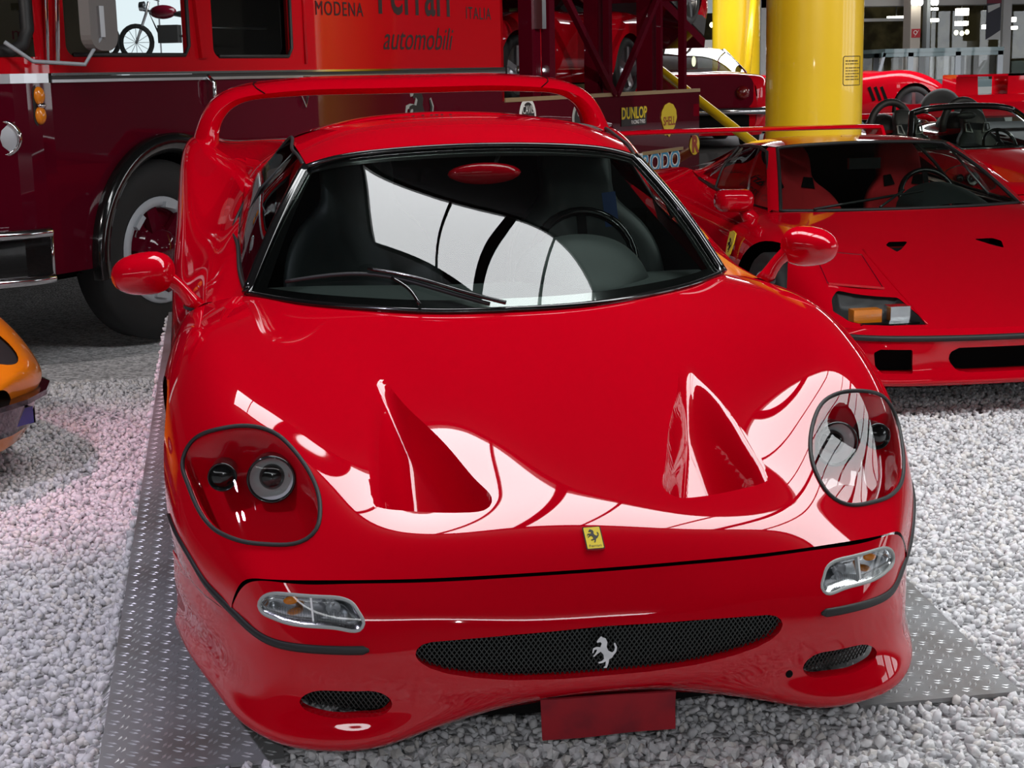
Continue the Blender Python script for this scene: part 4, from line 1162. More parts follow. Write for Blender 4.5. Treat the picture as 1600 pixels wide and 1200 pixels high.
# local frame: x along the side (to the rear), -y outward to the viewer, z up
def tl(px, py, d=0.):            # pixel -> local (s, z) on the side plane shifted outward by d
    X = on_plane((px, py), TP + TN * d, TN); r_ = X - TP; return float(r_ @ TD), float(X[2])
S = lambda px, py=118: tl(px, py)[0]
Zt = lambda px, py: tl(px, py)[1]
def side(a, b, d): return (a, -d, b)
ZB0, ZB1, ZTOP = 1.525, 1.575, 2.75
S0, S1, S2, S3 = -1.38, 1.79, 4.64, 9.2
CRN = .78          # radius of the rounded front corner
def wall_with_holes(name, s0, s1, z0, z1, holes, m, parent, th=.05):
    """flat side skin with rounded openings, each frame cell a quad"""
    ss = sorted({s0, s1, *[h[0] for h in holes], *[h[1] for h in holes]}); zs = sorted({z0, z1, *[h[2] for h in holes], *[h[3] for h in holes]})
    mb = MB()
    for a, b in zip(ss[:-1], ss[1:]):
        for c, d in zip(zs[:-1], zs[1:]):
            if any(h[0] <= (a + b) / 2 <= h[1] and h[2] <= (c + d) / 2 <= h[3] for h in holes): continue
            mb.add([(a, 0, c), (b, 0, c), (b, 0, d), (a, 0, d)], [(0, 1, 2, 3)])
    for h in holes:
        a, b, c, d = h[:4]
        mb.add([(a, 0, c), (b, 0, c), (b, 0, d), (a, 0, d), (a, th, c), (b, th, c), (b, th, d), (a, th, d)], [(0, 4, 5, 1), (1, 5, 6, 2), (2, 6, 7, 3), (3, 7, 4, 0)])
        r = .07
        for (cx, cz, sx, sz) in ((a, c, 1, 1), (b, c, -1, 1), (b, d, -1, -1), (a, d, 1, -1)):
            pts = [(cx, .002, cz)] + [(cx + sx * (r - r * math.sin(t)), .002, cz + sz * (r - r * math.cos(t))) for t in np.linspace(0, math.pi / 2, 7)]
            mb.add(pts, [tuple(range(len(pts)))])
    return mb.put(name, m, parent, False)
w1 = (S(104, 88), S(297, 88), Zt(200, 88), 2.42); w2 = (S(334, 90), S(457, 90), Zt(400, 90), 2.42)
wall_with_holes('cab_upper_side', S0 + CRN, S2, ZB1, ZTOP, [w1, w2], 'truckred', tr)
# rounded front corner and front face
def corner(z0, z1, m, name, s0=S0, w=2.2, r=CRN):
    pts = [(s0 + r - r * math.sin(t), r - r * math.cos(t)) for t in np.linspace(0, math.pi / 2, 16)]
    pts = pts + [(s0, w - r)] + [(s0 + r - r * math.cos(t), w - r + r * math.sin(t)) for t in np.linspace(0, math.pi / 2, 8)] + [(s0 + .6, w)]
    mb = MB()
    for (a, b), (c, d) in zip(pts[:-1], pts[1:]): mb.add([(a, b, z0), (c, d, z0), (c, d, z1), (a, b, z1)], [(0, 3, 2, 1)])
    return mb.put(name, m, tr)
corner(ZB1, 1.66, 'truckred', 'cab_front_sill'); corner(.50, ZB0, 'truckdark', 'cab_front_lower'); corner(2.45, ZTOP, 'truckred', 'cab_front_header')
corner(ZB0, ZB1, 'alloy', 'belt_trim_front', S0 - .012, 2.22)
# windscreen of the cab, bent round the corner, with its rubber
def cpt(t, z, off=0.):
    r = CRN - off - (z - 1.66) * .10
    return (S0 + CRN - r * math.sin(t), CRN - r * math.cos(t), z)
gv, gf = [], []
for k in range(13):
    for z in (1.66, 2.45): gv.append(cpt(.12 + 1.45 * k / 12, z, .03))
for k in range(12): gf.append((2 * k, 2 * k + 1, 2 * k + 3, 2 * k + 2))
put('cab_windscreen', gv, gf, 'lens', tr)
fr_ = [cpt(t, z, .01) for t, z in [(1.5, 1.69)] + [(t, 1.69) for t in np.linspace(1.3, .30, 7)] + [(.2, 1.72), (.14, 1.80), (.12, 2.0), (.12, 2.4)]]
MB().tube(fr_, .035, 8).put('windscreen_rubber', 'black', tr)
# corner post of the cab
pv = []
for t in np.linspace(.12, -.10, 6):
    for z in (1.62, 2.6):
        p = cpt(max(t, 0), z); pv.append((p[0] + (max(0, -t) * 1.0) + (z - 1.62) * .05, p[1], z))
put('cab_corner_post', pv, [(2 * k, 2 * k + 2, 2 * k + 3, 2 * k + 1) for k in range(5)], 'truckred', tr)
MB().tube([(S0 + CRN + .03, -.03, 1.62), (S0 + CRN + .11, -.03, 2.5)], .016, 8).put('corner_chrome_strip', 'chrome', tr)
MB().tube([(S0 + CRN - .03, -.02, 1.62), (S0 + CRN + .03, -.02, 2.5)], .012, 8).put('corner_chrome_strip', 'chrome', tr)
# roof, floor, far side, partition behind second window
MB().box((S0, 0, ZTOP), (S2, 2.2, ZTOP + .06)).put('cab_roof', 'truckred', tr, False)
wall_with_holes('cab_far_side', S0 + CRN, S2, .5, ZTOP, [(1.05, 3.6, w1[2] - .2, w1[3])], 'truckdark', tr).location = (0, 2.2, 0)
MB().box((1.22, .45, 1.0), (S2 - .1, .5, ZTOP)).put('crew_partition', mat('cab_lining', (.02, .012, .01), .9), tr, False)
MB().box((S2 - .04, 0, 1.3), (S2, 2.2, ZTOP)).put('box_end_wall', 'truckred', tr, False)
MB().tube([(w2[0], .2, Zt(395, 42)), (w2[1], .2, Zt(395, 42))], .008, 6).put('window_rail', 'alloy', tr)
MB().add([(w2[0], .03, w2[2]), (w2[1], .03, w2[2]), (w2[1], .03, w2[3]), (w2[0], .03, w2[3])], [(0, 1, 2, 3)]).put('crew_window', 'sideglass', tr, False)
MB().add([(w1[0], .03, w1[2]), (w1[1], .03, w1[2]), (w1[1], .03, w1[3]), (w1[0], .03, w1[3])], [(0, 1, 2, 3)]).put('door_window', 'lens', tr, False)
for w_ in (w1, w2):
    MB().tube([(w_[0] + .05, -.004, w_[2] + .008), (w_[1] - .05, -.004, w_[2] + .008), (w_[1] - .01, -.004, w_[2] + .06), (w_[1] - .01, -.004, w_[3])], .012, 6).put('window_rubber', 'black', tr)
# door pillars standing proud
MB().bar((S(318), -.012, ZB1 + .08), (S(318) - .10, -.012, 2.6), .07, .03, (0, 1, 0)).put('door_pillar', 'truckred', tr, False)
MB().tube([(S(478), -.006, ZB1 + .04), (S(478), -.006, 2.6)], .012, 6).put('door_joint', 'truckred', tr)
# lower skin with wheel arch
ac, az, ar = .32, .52, .70
mb = MB(); n_ = 40; arc = [(ac + ar * math.cos(t), az + ar * math.sin(t)) for t in np.linspace(math.pi, 0, n_)]
top = [(ac - ar + 2 * ar * k / (n_ - 1), ZB0) for k in range(n_)]
for (a, b), (c, d) in zip(zip(arc[:-1], top[:-1]), zip(arc[1:], top[1:])): mb.add([(a[0], 0, a[1]), (c[0], 0, c[1]), (d[0], 0, d[1]), (b[0], 0, b[1])], [(0, 1, 2, 3)])
mb.add([(S0 + CRN, 0, .5), (ac - ar, 0, .5), (ac - ar, 0, ZB0), (S0 + CRN, 0, ZB0)], [(0, 1, 2, 3)])
mb.add([(ac + ar, 0, .5), (S2, 0, .5), (S2, 0, ZB0), (ac + ar, 0, ZB0)], [(0, 1, 2, 3)])
mb.put('lower_side', 'truckdark', tr, False)
MB().box((S2, 0, .45), (S3, .05, 1.30)).put('flatbed_side', 'truckdark', tr, False)
MB().box((S2, -.01, 1.29), (S3, .06, 1.325)).put('flatbed_edge', mat('worn_gold_edge', (.42, .30, .16), .45, metal=.5), tr, False)
MB().box((S2, .05, 1.10), (S3, 2.2, 1.25)).put('loading_deck', 'truckdark', tr, False)
MB().box((S3 - .02, 0, .45), (S3, 2.2, 1.3)).put('tail_board', 'truckdark', tr, False)
MB().box((S0 + .4, .3, .42), (S3 - .2, 2.0, .62)).put('chassis', 'cavity', tr, False)
# chrome belt trim, two bright lines with a dark groove
for z, h_, m_ in ((ZB1 - .006, .014, 'chrome'), ((ZB0 + ZB1) / 2, .018, 'frame'), (ZB0 + .008, .016, 'alloy')):
    MB().box((S0 + CRN, -.014, z - h_ / 2), (S2, .0, z + h_ / 2)).put('belt_trim', m_, tr, False)
# black mudguard arch
v, f = [], []; cs = [(.70, .0), (.705, -.05), (.68, -.075), (.62, -.06), (.585, -.01), (.58, .25)]
for i, t in enumerate(np.linspace(math.pi * 1.04, -math.pi * .04, 41)):
    for r_, y in cs: v.append((ac + r_ * math.cos(t), y, az + r_ * math.sin(t)))
for i in range(40):
    for k in range(5): f.append((i * 6 + k, i * 6 + k + 1, (i + 1) * 6 + k + 1, (i + 1) * 6 + k))
g_ = MB(); g_.add(v, f); g_.put('mudguard', 'blackgloss', tr)
MB().box((ac - .58, .26, .56), (ac + .58, .3, 1.2)).put('wheel_well', 'cavity', tr, False)
# front wheel
wl = empty('wheel', (S(264, 399) - .02, .02, .535)); wl.parent = tr; wl.rotation_euler = (0, 0, R_(-4))
R0 = .535
MB().lathe([(-.22, R0 * .6), (-.22, R0 * .93), (-.19, R0 * .99), (-.03, R0), (.0, R0 * .96), (.02, R0 * .85), (.015, R0 * .72), (0, R0 * .62), (-.03, R0 * .57)], (0, 0, 0), (0, -1, 0), 64).put('tyre', 'tyre', wl)
MB().lathe([(-.01, R0 * .595), (.005, R0 * .57), (.0, R0 * .50), (-.04, R0 * .47)], (0, 0, 0), (0, -1, 0), 48).put('rim_ring', 'grey', wl)
MB().lathe([(-.05, R0 * .50), (-.07, R0 * .30), (-.02, R0 * .24), (.02, R0 * .20), (.03, .001)], (0, 0, 0), (0, -1, 0), 40).put('wheel_disc', 'truckdark', wl)
for k in range(6):
    a = 2 * math.pi * k / 6 + .3
    MB().bar((R0 * .47 * math.cos(a), -.0, R0 * .47 * math.sin(a)), (R0 * .53 * math.cos(a), -.0, R0 * .53 * math.sin(a)), .09, .05, (0, 1, 0)).put('rim_clamp', 'grey', wl, False)
    MB().bar((R0 * .2 * math.cos(a + .5), .03, R0 * .2 * math.sin(a + .5)), (R0 * .48 * math.cos(a + .5), .03, R0 * .48 * math.sin(a + .5)), .08, .04, (0, 1, 0)).put('wheel_spoke', 'truckdark', wl, False)
# front bumper with chrome edges
bz0, bz1 = Zt(30, 440), Zt(30, 366)
def bumper_path(): return [(S(66, 400), -.06)] + [(S0 + CRN - (CRN + .1) * math.sin(t), CRN - (CRN + .1) * math.cos(t)) for t in np.linspace(.2, math.pi / 2, 9)] + [(S0 - .1, 1.5)]
bp = bumper_path()
mbb = MB()
for (a, b), (c, d) in zip(bp[:-1], bp[1:]): mbb.add([(a, b, bz0), (c, d, bz0), (c, d, bz1), (a, b, bz1)], [(0, 1, 2, 3)])
mbb.put('bumper_face', 'blackgloss', tr)
for z in (bz0, bz1): MB().tube([(a, b, z) for a, b in bp], .028, 8).put('bumper_edge', 'chrome', tr)
MB().tube([(bp[0][0], bp[0][1], bz0), (bp[0][0], bp[0][1], bz1)], .022, 8).put('bumper_end', 'chrome', tr)
# indicator on the corner
si, zi = tl(63, 165); ind = empty('indicator_lamp', (si, .02, zi)); ind.parent = tr
MB().prism(rounded(.085, .225, .042), lambda a, b, d: (a, -d, b), -.01, .012).put('indicator_base', 'black', ind, False)
for s_ in (-1, 1): MB().ell((0, -.015, s_ * .052), .034, .03, .048).put('indicator_lens', 'amber', ind)
MB().ell((0, -.03, 0), .03, .016, .016).put('indicator_band', 'chrome', ind)
# headlamp on the front
hq = on_plane((4, 216), TP - TD * .93 - TN * .10, TN); 
hl = empty('headlamp', tuple(np.array([(hq - TP) @ TD, -(hq - TP) @ TN, hq[2]]))); hl.parent = tr
MB().lathe([(-.05, .10), (.03, .10), (.045, .085), (.03, .08)], (0, 0, 0), (-.8, -.6, 0), 28).put('headlamp_rim', 'chrome', hl)
MB().lathe([(.03, .08), (.05, .04), (.055, .001)], (0, 0, 0), (-.8, -.6, 0), 28).put('headlamp_glass', 'grey', hl)
# door handle, shield badge, horse, round badges
sh_, zh = tl(323, 145); MB().tube([(sh_, -.01, zh + .10), (sh_ + .01, -.05, zh + .06), (sh_ + .01, -.05, zh - .06), (sh_, -.01, zh - .09)], .016, 8).put('door_handle', 'chrome', tr)
sh_, zh = tl(472, 143); hd = empty('shield_handle', (sh_, -.01, zh)); hd.parent = tr
MB().tube([(-.055, 0, .08), (-.05, -.01, .0), (0, -.015, -.10), (.05, -.01, .0), (.055, 0, .08)], .007, 6).put('shield_outline', 'chrome', hd)
MB().bar((-.04, -.015, .082), (.05, -.015, .082), .03, .035).put('shield_top', 'chrome', hd, False)
sh_, zh = tl(657, 177); fn = lambda a, b, d: (sh_ + a * 1.3, -d, zh + b)
horse(lambda a, b, d: fn(a * 1.16 - .01, b * 1.10, d), .38, .0, .004, 'greysill', tr, 'horse_outline')
horse(fn, .37, .004, .006, 'blackprint', tr, 'horse_emblem')
for (px, py, m1) in ((824, 182, 'white'), (905, 186, 'greysill')):
    sh_, zh = tl(px, py); rb_ = empty('round_badge', (sh_, -.004, zh)); rb_.parent = tr
    MB().lathe([(.0, .16), (.004, .15), (.004, .12)], (0, 0, 0), (0, -1, 0), 32).put('badge_ring', m1, rb_, False)
    MB().lathe([(.003, .12), (.003, .001)], (0, 0, 0), (0, -1, 0), 32).put('badge_field', 'blackprint', rb_, False)
    text('CAVIS' if m1 == 'white' else 'OM', .10, lambda a, b, d: (a, -.006, b + .055), m1, rb_, xs=.8)
# lettering
zL = Zt(600, 16)
M['letter'] = mat('dark_letter_paint', (.018, .003, .003), .5)
sm, zm = tl(530, 15); text('MODENA', .135, lambda a, b, d: (sm + a, -.004, zm + b), 'letter', tr, xs=.95, space=1.15)
si_, zi_ = tl(747, 22); text('ITALIA', .135, lambda a, b, d: (si_ + a, -.004, zi_ + b), 'letter', tr, xs=.95, space=1.15)
sf = (tl(583, 10)[0] + tl(708, 10)[0]) / 2; z0f = Zt(640, 22)
text('Ferrari', .42, lambda a, b, d: (sf + a, -.004, z0f + .145 + b * 1.15), 'letter', tr, xs=.92, bold=.006)
sa_, za_ = tl(650, 60); sa_ = (S(590, 60) + S(710, 60)) / 2; text('automobili', .24, lambda a, b, d: (sa_ + a, -.004, za_ + b - .01), 'letter', tr, shear=.35, xs=.98)
# signs along the flatbed
def sign_quad(x0, y0, x1, y1):
    a = tl(x0, y1); b = tl(x1, y0); return a[0], b[0], a[1], b[1]
a, b, c, d = sign_quad(970, 166, 1009, 198); sg = empty('tyre_sign', (a, -.004, c)); sg.parent = tr
MB().box((0, -.004, 0), (b - a, 0, d - c)).put('sign_board', 'blackprint', sg, False)
text('DUNLOP', .155, lambda x, y, e: ((b - a) / 2 + x, -.006, (d - c) * .66 + y), 'yellow', sg, xs=1.02, bold=.004)
text('RACING TYRES', .052, lambda x, y, e: ((b - a) * .66 + x, -.006, (d - c) * .18 + y), 'white', sg, bold=.001)
# scallop shell sign
a, b, c, d = sign_quad(1033, 160, 1056, 217); sg = empty('shell_sign', ((a + b) / 2, -.004, (c + d) / 2)); sg.parent = tr
wS, hS = (b - a) / 2, (d - c) / 2; ol = []
for k in range(29):
    t = math.pi * (1.12 - 1.24 * k / 28); rr_ = 1 + .045 * abs(math.sin(k * math.pi / 4))
    ol.append((wS * math.cos(t) * rr_, hS * (.22 + .76 * math.sin(t) * rr_)))
ol += [(wS * .72, -hS * .42), (wS * .55, -hS * .50), (wS * .58, -hS * .82), (wS * .2, -hS * .80), (0, -hS * .95), (-wS * .2, -hS * .80), (-wS * .58, -hS * .82), (-wS * .55, -hS * .50), (-wS * .72, -hS * .42)]
MB().prism(ol, lambda x, y, e: (x, -e, y), 0, .004).put('shell_shape', 'yellow', sg, False)
text('SHELL', .125, lambda x, y, e: (x, -.006, y - hS * .05), mat('sign_letter_red', (.30, .03, .01), .5), sg, xs=1.0, bold=.002)
# brake lining sign, gold strip, round yellow badge
a, b, c, d = sign_quad(1003, 233, 1065, 240); MB().box((a, -.02, Zt(1030, 239)), (b, 0, Zt(1030, 234))).put('gold_strip', mat('gold_strip_paint', (.45, .34, .18), .4, metal=.5), tr, False)
a, b, c, d = sign_quad(982, 243, 1060, 268); sg = empty('lining_sign', (a, -.004, c)); sg.parent = tr
text('FERODO', .27, lambda x, y, e: ((b - a) / 2 + x, -.004, (d - c) * .5 + y), 'white', sg, xs=1.3, bold=.016)
text('FERODO', .27, lambda x, y, e: ((b - a) / 2 + x, -.007, (d - c) * .5 + y), mat('sign_blue', (.05, .30, .55), .5), sg, xs=1.3, bold=.002)
MB().prism([((b - a) * .62 + x, -.03 + z) for x, z in ((-.15, 0), (.15, 0), (.1, -.06), (-.12, -.07))], lambda x, y, e: (x, -e, y), 0, .004).put('sign_flourish', 'yellow', sg, False)
a, b, c, d = sign_quad(1077, 210, 1092, 243); sg = empty('oval_sign', ((a + b) / 2, -.004, (c + d) / 2)); sg.parent = tr
MB().prism([((b - a) / 2 * math.cos(t), (d - c) / 2 * math.sin(t)) for t in np.linspace(0, 2 * math.pi, 33)[:-1]], lambda x, y, e: (x, -e, y), 0, .004).put('oval_field', 'yellow', sg, False)
text('R', .24, lambda x, y, e: (x, -.006, y), mat('sign_letter_red2', (.35, .03, .01), .5), sg, xs=1.3, bold=.012)
# maroon loading posts and braces standing on the bed
def post(x0, x1, w_, dd=0., y0=148, y1=0):
    a = tl(x0, y0, -dd)[0]; b = tl(x1, y1, -dd)[0]
    MB().box((min(a, b) - w_ / 2, dd, 1.29), (max(a, b) + w_ / 2 if abs(a - b) < .05 else min(a, b) + w_ / 2, dd + w_, 3.4)).put('loading_post', 'truckdark', tr, False)
for (x, w_, dd) in ((838, .13, .1), (863, .08, .02), (939, .14, .1), (954, .06, .0), (1024, .17, .1), (1034, .05, .0), (1071, .07, .0)):
    post(x, x, w_, dd)
for (x0, y0, x1, y1) in ((880, -8, 958, 148), (1030, -12, 962, 148)):
    a = tl(x0, y0); b = tl(x1, y1); MB().bar((a[0], -.01, a[1]), (b[0], -.01, b[1]), .06, .05, (0, 1, 0)).put('brace', 'truckdark', tr, False)
MB().box((S2 + .5, .05, 3.3), (S3 - .5, .2, 3.42)).put('upper_rail', 'truckdark', tr, False)
a = tl(853, 0); MB().box((S(850, 0), .02, 1.9), (S(856, 0), .1, 3.3)).put('ladder_plate', 'alloy', tr, False)
# wing mirror of the cab
ms, mz = tl(155, 28, .28); mm_ = empty('cab_mirror', (ms, -.28, mz)); mm_.parent = tr
M['mirrorback'] = mat('mirror_back_grey', (.17, .155, .145), .4)
MB().prism(rounded(.21, .34, .08), lambda x, y, e: (x * 1.0 + e * .5, -e, y), -.03, .02).put('mirror_back', 'mirrorback', mm_, False)
MB().box((-.035, -.035, -.1), (.0, -.02, .06)).put('mirror_clamp', 'alloy', mm_, False)
MB().tube([(-.02, -.02, -.1), (-.10, .03, -.24), (-.30, .2, -.22), (-.42, .27, -.12)], .011, 6).put('mirror_arm', 'steelgrey', mm_)
tag(tr, 'old red and maroon race transporter with lettered sides and a loading frame', 'truck')
# board with print seen through the cab windscreen
pb = on_axis((30, 40), 1, 11.5)
bd = empty('info_board', (pb[0], 11.5, 0))
MB().box((-.65, 0, 0), (.75, .05, 2.6)).put('board_panel', mat('board_cream', (.50, .46, .30), .7), bd, False)
q = on_axis((42, 52), 1, 11.45); text('mati', .16, lambda x, y, e: (q[0] - pb[0] + x, -.006, q[2] + y), mat('board_red', (.40, .05, .06), .6), bd)
q2 = on_axis((33, 30), 1, 11.45); text('i', .24, lambda x, y, e: (q2[0] - pb[0] + x, -.006, q2[2] + y), mat('board_blue', (.03, .06, .16), .6), bd, bold=.01)
q3 = on_axis((40, 10), 1, 11.45); MB().box((q3[0] - pb[0] - .13, -.01, q3[2] - .03), (q3[0] - pb[0] + .16, 0, q3[2] + .03)).put('board_stripe', mat('board_olive', (.16, .13, .03), .6), bd, False)
tag(bd, 'cream information board with red and blue print behind the cab windscreen', 'board')
# two parked motorcycles before the curtained window
def motorcycle(x, y, face, label, z0):
    struct(MB().box((x - .7, y - .55, -.02), (x + .7, y + .75, z0)).put('floor_podium', 'beam', None, False))
    m_ = empty('motorcycle', (x, y, z0), (0, 0, face))
    for sx_ in (-.62, .62):
        MB().lathe([(-.03, .24), (-.04, .29), (0, .32), (.04, .29), (.03, .24)], (sx_, 0, .32), (0, 1, 0), 24).put('tyre', 'tyre', m_)
        for k in range(6):
            a = math.pi * k / 6; MB().bar((sx_ - .26 * math.cos(a), 0, .32 - .26 * math.sin(a)), (sx_ + .26 * math.cos(a), 0, .32 + .26 * math.sin(a)), .008, .008).put('spoke', 'alloy', m_, False)
    MB().tube([(-.62, 0, .32), (-.15, 0, .42), (.2, 0, .42), (.38, 0, .85), (-.3, 0, .72), (-.62, 0, .32)], .02, 6).put('frame', 'black', m_)
    MB().tube([(.62, 0, .32), (.42, 0, .80), (.36, 0, 1.0)], .025, 6).put('fork', 'alloy', m_)
    MB().tube([(.28, -.32, 1.02), (.36, -.1, 1.06), (.36, .1, 1.06), (.28, .32, 1.02)], .014, 6).put('handlebar', 'blackgloss', m_)
    MB().ell((.12, 0, .82), .24, .12, .12).put('tank', 'truckdark', m_); MB().ell((-.28, 0, .78), .22, .12, .06).put('saddle', 'black', m_)
    MB().box((-.15, -.12, .3), (.2, .12, .6)).put('engine', 'frame', m_, False)
    MB().lathe([(0, .09), (.08, .08)], (.44, 0, .92), (1, 0, 0), 16).put('lamp', 'chrome', m_)
    tag(m_, label, 'motorcycle')
for (px, y, fa, lb) in ((270, 25.0, R_(165), 'dark motorcycle seen through the cab side window beside the door pillar'), (120, 26.0, R_(150), 'dark motorcycle seen through the cab window under the round mirror')):
    p = on_axis((px, 95), 1, y); motorcycle(p[0], y, fa, lb, float(p[2]))

# ================================================================== low red coupe with a bar wing, on the right
def wheel_set(root, x, y, z, r, wd, sgn, spokes=5, rim='alloy'):
    wl = empty('wheel'); wl.parent = root
    o = (x * sgn, y, z); ax = (sgn, 0, 0)
    MB().lathe([(-wd, r * .7), (-wd, r * .95), (-wd * .8, r), (-.02, r), (0, r * .95), (.004, r * .85), (0, r * .72), (-.03, r * .70), (-.08, r * .66)], o, ax, 40).put('tyre', 'tyre', wl)
    MB().lathe([(-.003, r * .72), (-.012, r * .69), (-.10, r * .65), (-.12, .001)], o, ax, 36).put('rim', rim, wl)
    for k in range(spokes):
        a = 2 * math.pi * k / spokes + .3; d = Vector((0, math.cos(a), math.sin(a))); c0_ = Vector(o)
        MB().bar(c0_ + d * .03 + Vector(ax) * -.02, c0_ + d * r * .69 + Vector(ax) * -.02, r * .17, .03, ax).put('spoke', rim, wl, False)
    MB().lathe([(.01, .0005), (.006, r * .10), (-.03, r * .16)], o, ax, 20).put('hub', rim, wl)
    return wl

def build_coupe():
    o2 = np.array([2.64733, 3.15746, -.0997 * 2.857]); g = to_world(o2)
    root = empty('low_coupe', (g[0], g[1], 0), (0, 0, -.019))
    ca, sa = math.cos(-.019), math.sin(-.019)
    def loc(px, py, axis, val):      # pixel -> local point with local axis = val
        c_ = CAM - np.array([g[0], g[1], 0]); d = ray(px, py)
        rot = lambda v: np.array([ca * v[0] + sa * v[1], -sa * v[0] + ca * v[1], v[2]])
        c_, d = rot(c_), rot(d); return c_ + d * (val - c_[axis]) / d[axis]
    HOOD = [
     [(0, .06, .385), (.25, .07, .385), (.45, .10, .385), (.62, .14, .385), (.74, .20, .385), (.80, .26, .38), (.83, .30, .36), (.84, .32, .33)],
     [(0, .25, .44), (.25, .26, .44), (.45, .28, .445), (.66, .30, .45), (.77, .33, .455), (.83, .36, .435), (.87, .40, .385), (.88, .42, .33)],
     [(0, .6, .54), (.25, .6, .54), (.45, .62, .55), (.66, .64, .575), (.80, .66, .60), (.87, .68, .565), (.915, .70, .46), (.92, .72, .34)],
     [(0, 1.0, .66), (.25, 1.0, .66), (.45, 1.0, .67), (.66, 1.0, .70), (.80, 1.0, .715), (.89, 1.0, .68), (.94, 1.0, .55), (.95, 1.0, .36)],
     [(0, 1.40, .785), (.25, 1.41, .785), (.45, 1.44, .785), (.66, 1.50, .785), (.80, 1.50, .765), (.90, 1.50, .71), (.95, 1.50, .56), (.955, 1.50, .40)]]
    hp = Patch(HOOD, True); hb = patch_bvh(hp)
    LAMP = np.array([(.47, .40), (.735, .46), (.785, .40), (.80, .335), (.755, .245), (.70, .195), (.60, .16), (.43, .135)])
    pn = Panel(hp, 110, 110); pn.cut('lamp', resample(LAMP, 60, True), XY)
    DUCT = np.array([(.17, 1.02), (.27, 1.02), (.30, .98), (.275, .90), (.24, .93)])
    pn.cut('duct', resample(DUCT, 40, True), XY)
    pn.cut('arch', circle(1.0, .33, .365), YZ, cond=lambda P: P[..., 0] > .7)
    fc = pn.build(['lamp', 'duct', 'arch'])
    PP = pn.P.reshape(-1, 3)
    o = both('bonnet', PP, fc[''], 'red', root); sharp(o, 40)
    # ducts
    cp, cf = compact(PP, fc['duct']); cp = cp.copy(); cp[:, 2] -= .03
    for sg in (-1, 1): put('bonnet_duct', cp * np.array([sg, 1, 1]), cf if sg > 0 else [tuple(reversed(f)) for f in cf], 'cavity', root)
    # lamp boxes behind flush covers
    cp, cf = compact(PP, fc['lamp'])
    for sg in (-1, 1):
        mir = np.array([sg, 1, 1]); fl = cf if sg > 0 else [tuple(reversed(f)) for f in cf]
        lb = empty('driving_lamp'); lb.parent = root
        d = dist_poly(XY(cp), LAMP); b = cp.copy(); b[:, 2] -= .07 * sstep(d / .03); b[:, 1] += .02
        put('lamp_box', b * mir, fl, 'frame', lb); put('lamp_cover', cp * mir, fl, 'lens', lb)
        c1 = np.array([.665, .30, .425]) * mir; c2 = np.array([.53, .27, .425]) * mir
        MB().box(c1 + np.array([-.065, -.04, -.028]), c1 + np.array([.065, .03, .03])).put('indicator', 'amber', lb, False)
        MB().box(c2 + np.array([-.045, -.05, -.04]), c2 + np.array([.045, .03, .045])).put('square_lamp', 'reflector', lb, False)
        MB().box(c2 + np.array([-.048, -.056, -.043]), c2 + np.array([.048, -.05, .048])).put('square_lamp_glass', 'lens', lb, False)
        # raised lid outline of the folding lamp
        def hz(x, y): 
            h_ = hb.ray_cast(Vector((x * sg, y, 2)), Vector((0, 0, -1)))[0]; return np.array(h_) + np.array([0, 0, .0008])
        lid = [(.50, .50), (.76, .52), (.72, .86), (.47, .86)]
        pts = [hz(a[0] + (b_[0] - a[0]) * k / 8, a[1] + (b_[1] - a[1]) * k / 8) for a, b_ in zip(lid, lid[1:] + lid[:1]) for k in range(8)]
        MB().tube(pts, .0025, 5, True).put('lamp_lid_joint', 'truckdark', root)
        MB().bar(hz(.50, .49) + np.array([0, 0, .004]), hz(.76, .51) + np.array([0, 0, .004]), .012, .01).put('lamp_lid_edge', 'red', root, False)
        ln = [hz(.44 + .0 * k, .14 + k * .06) for k in range(14)]
        MB().tube(ln, .0045, 6).put('bonnet_crease', 'red', root)
    # nose below the black line
    BN = [[(0, .10, .13), (.25, .10, .13), (.45, .11, .13), (.62, .14, .13), (.74, .20, .13), (.81, .28, .13), (.85, .42, .13), (.90, .62, .14)],
          [(0, .02, .15), (.25, .025, .15), (.45, .04, .15), (.62, .08, .15), (.755, .155, .15), (.83, .25, .15), (.87, .40, .15), (.915, .62, .16)],
          [(0, .03, .20), (.25, .035, .20), (.45, .05, .20), (.62, .095, .20), (.75, .165, .20), (.82, .255, .20), (.862, .40, .20), (.915, .62, .20)],
          [(0, .035, .27), (.25, .042, .27), (.45, .06, .27), (.62, .10, .27), (.75, .175, .27), (.82, .265, .27), (.865, .40, .27), (.92, .62, .27)],
          [(0, .03, .335), (.25, .038, .335), (.45, .065, .335), (.62, .11, .335), (.745, .18, .335), (.81, .268, .335), (.86, .40, .335), (.92, .62, .335)]]
    bp = Patch(BN, True); bn = Panel(bp, 150, 50)
    GRL = np.array([(-.1, .305), (.33, .305), (.37, .285), (.375, .25), (.34, .205), (.28, .195), (-.1, .195)])
    OUT = np.array([(.53, .30), (.66, .30), (.685, .285), (.68, .225), (.655, .195), (.53, .195)])
    bn.cut('grille', resample(GRL, 60, True), XZ); bn.cut('duct', resample(OUT, 50, True), XZ)
    fb = bn.build(['grille', 'duct']); PB = bn.P.reshape(-1, 3); WP = []; walls = []
    for nm in ('grille', 'duct'):
        ed = boundary(fb[nm], fb['']); vs = sorted({i for e in ed for i in e}); k0 = len(PB) + len(WP); mp = {v: k0 + i for i, v in enumerate(vs)}
        for v in vs: WP.append(PB[v] + np.array([-.03 if nm == 'duct' and PB[v][0] < .56 else 0, .09, 0]))
        walls += [(e[1], e[0], mp[e[0]], mp[e[1]]) for e in ed]
    o = both('nose', np.vstack([PB, np.array(WP)]), fb[''] + walls, 'red', root); sharp(o, 40)
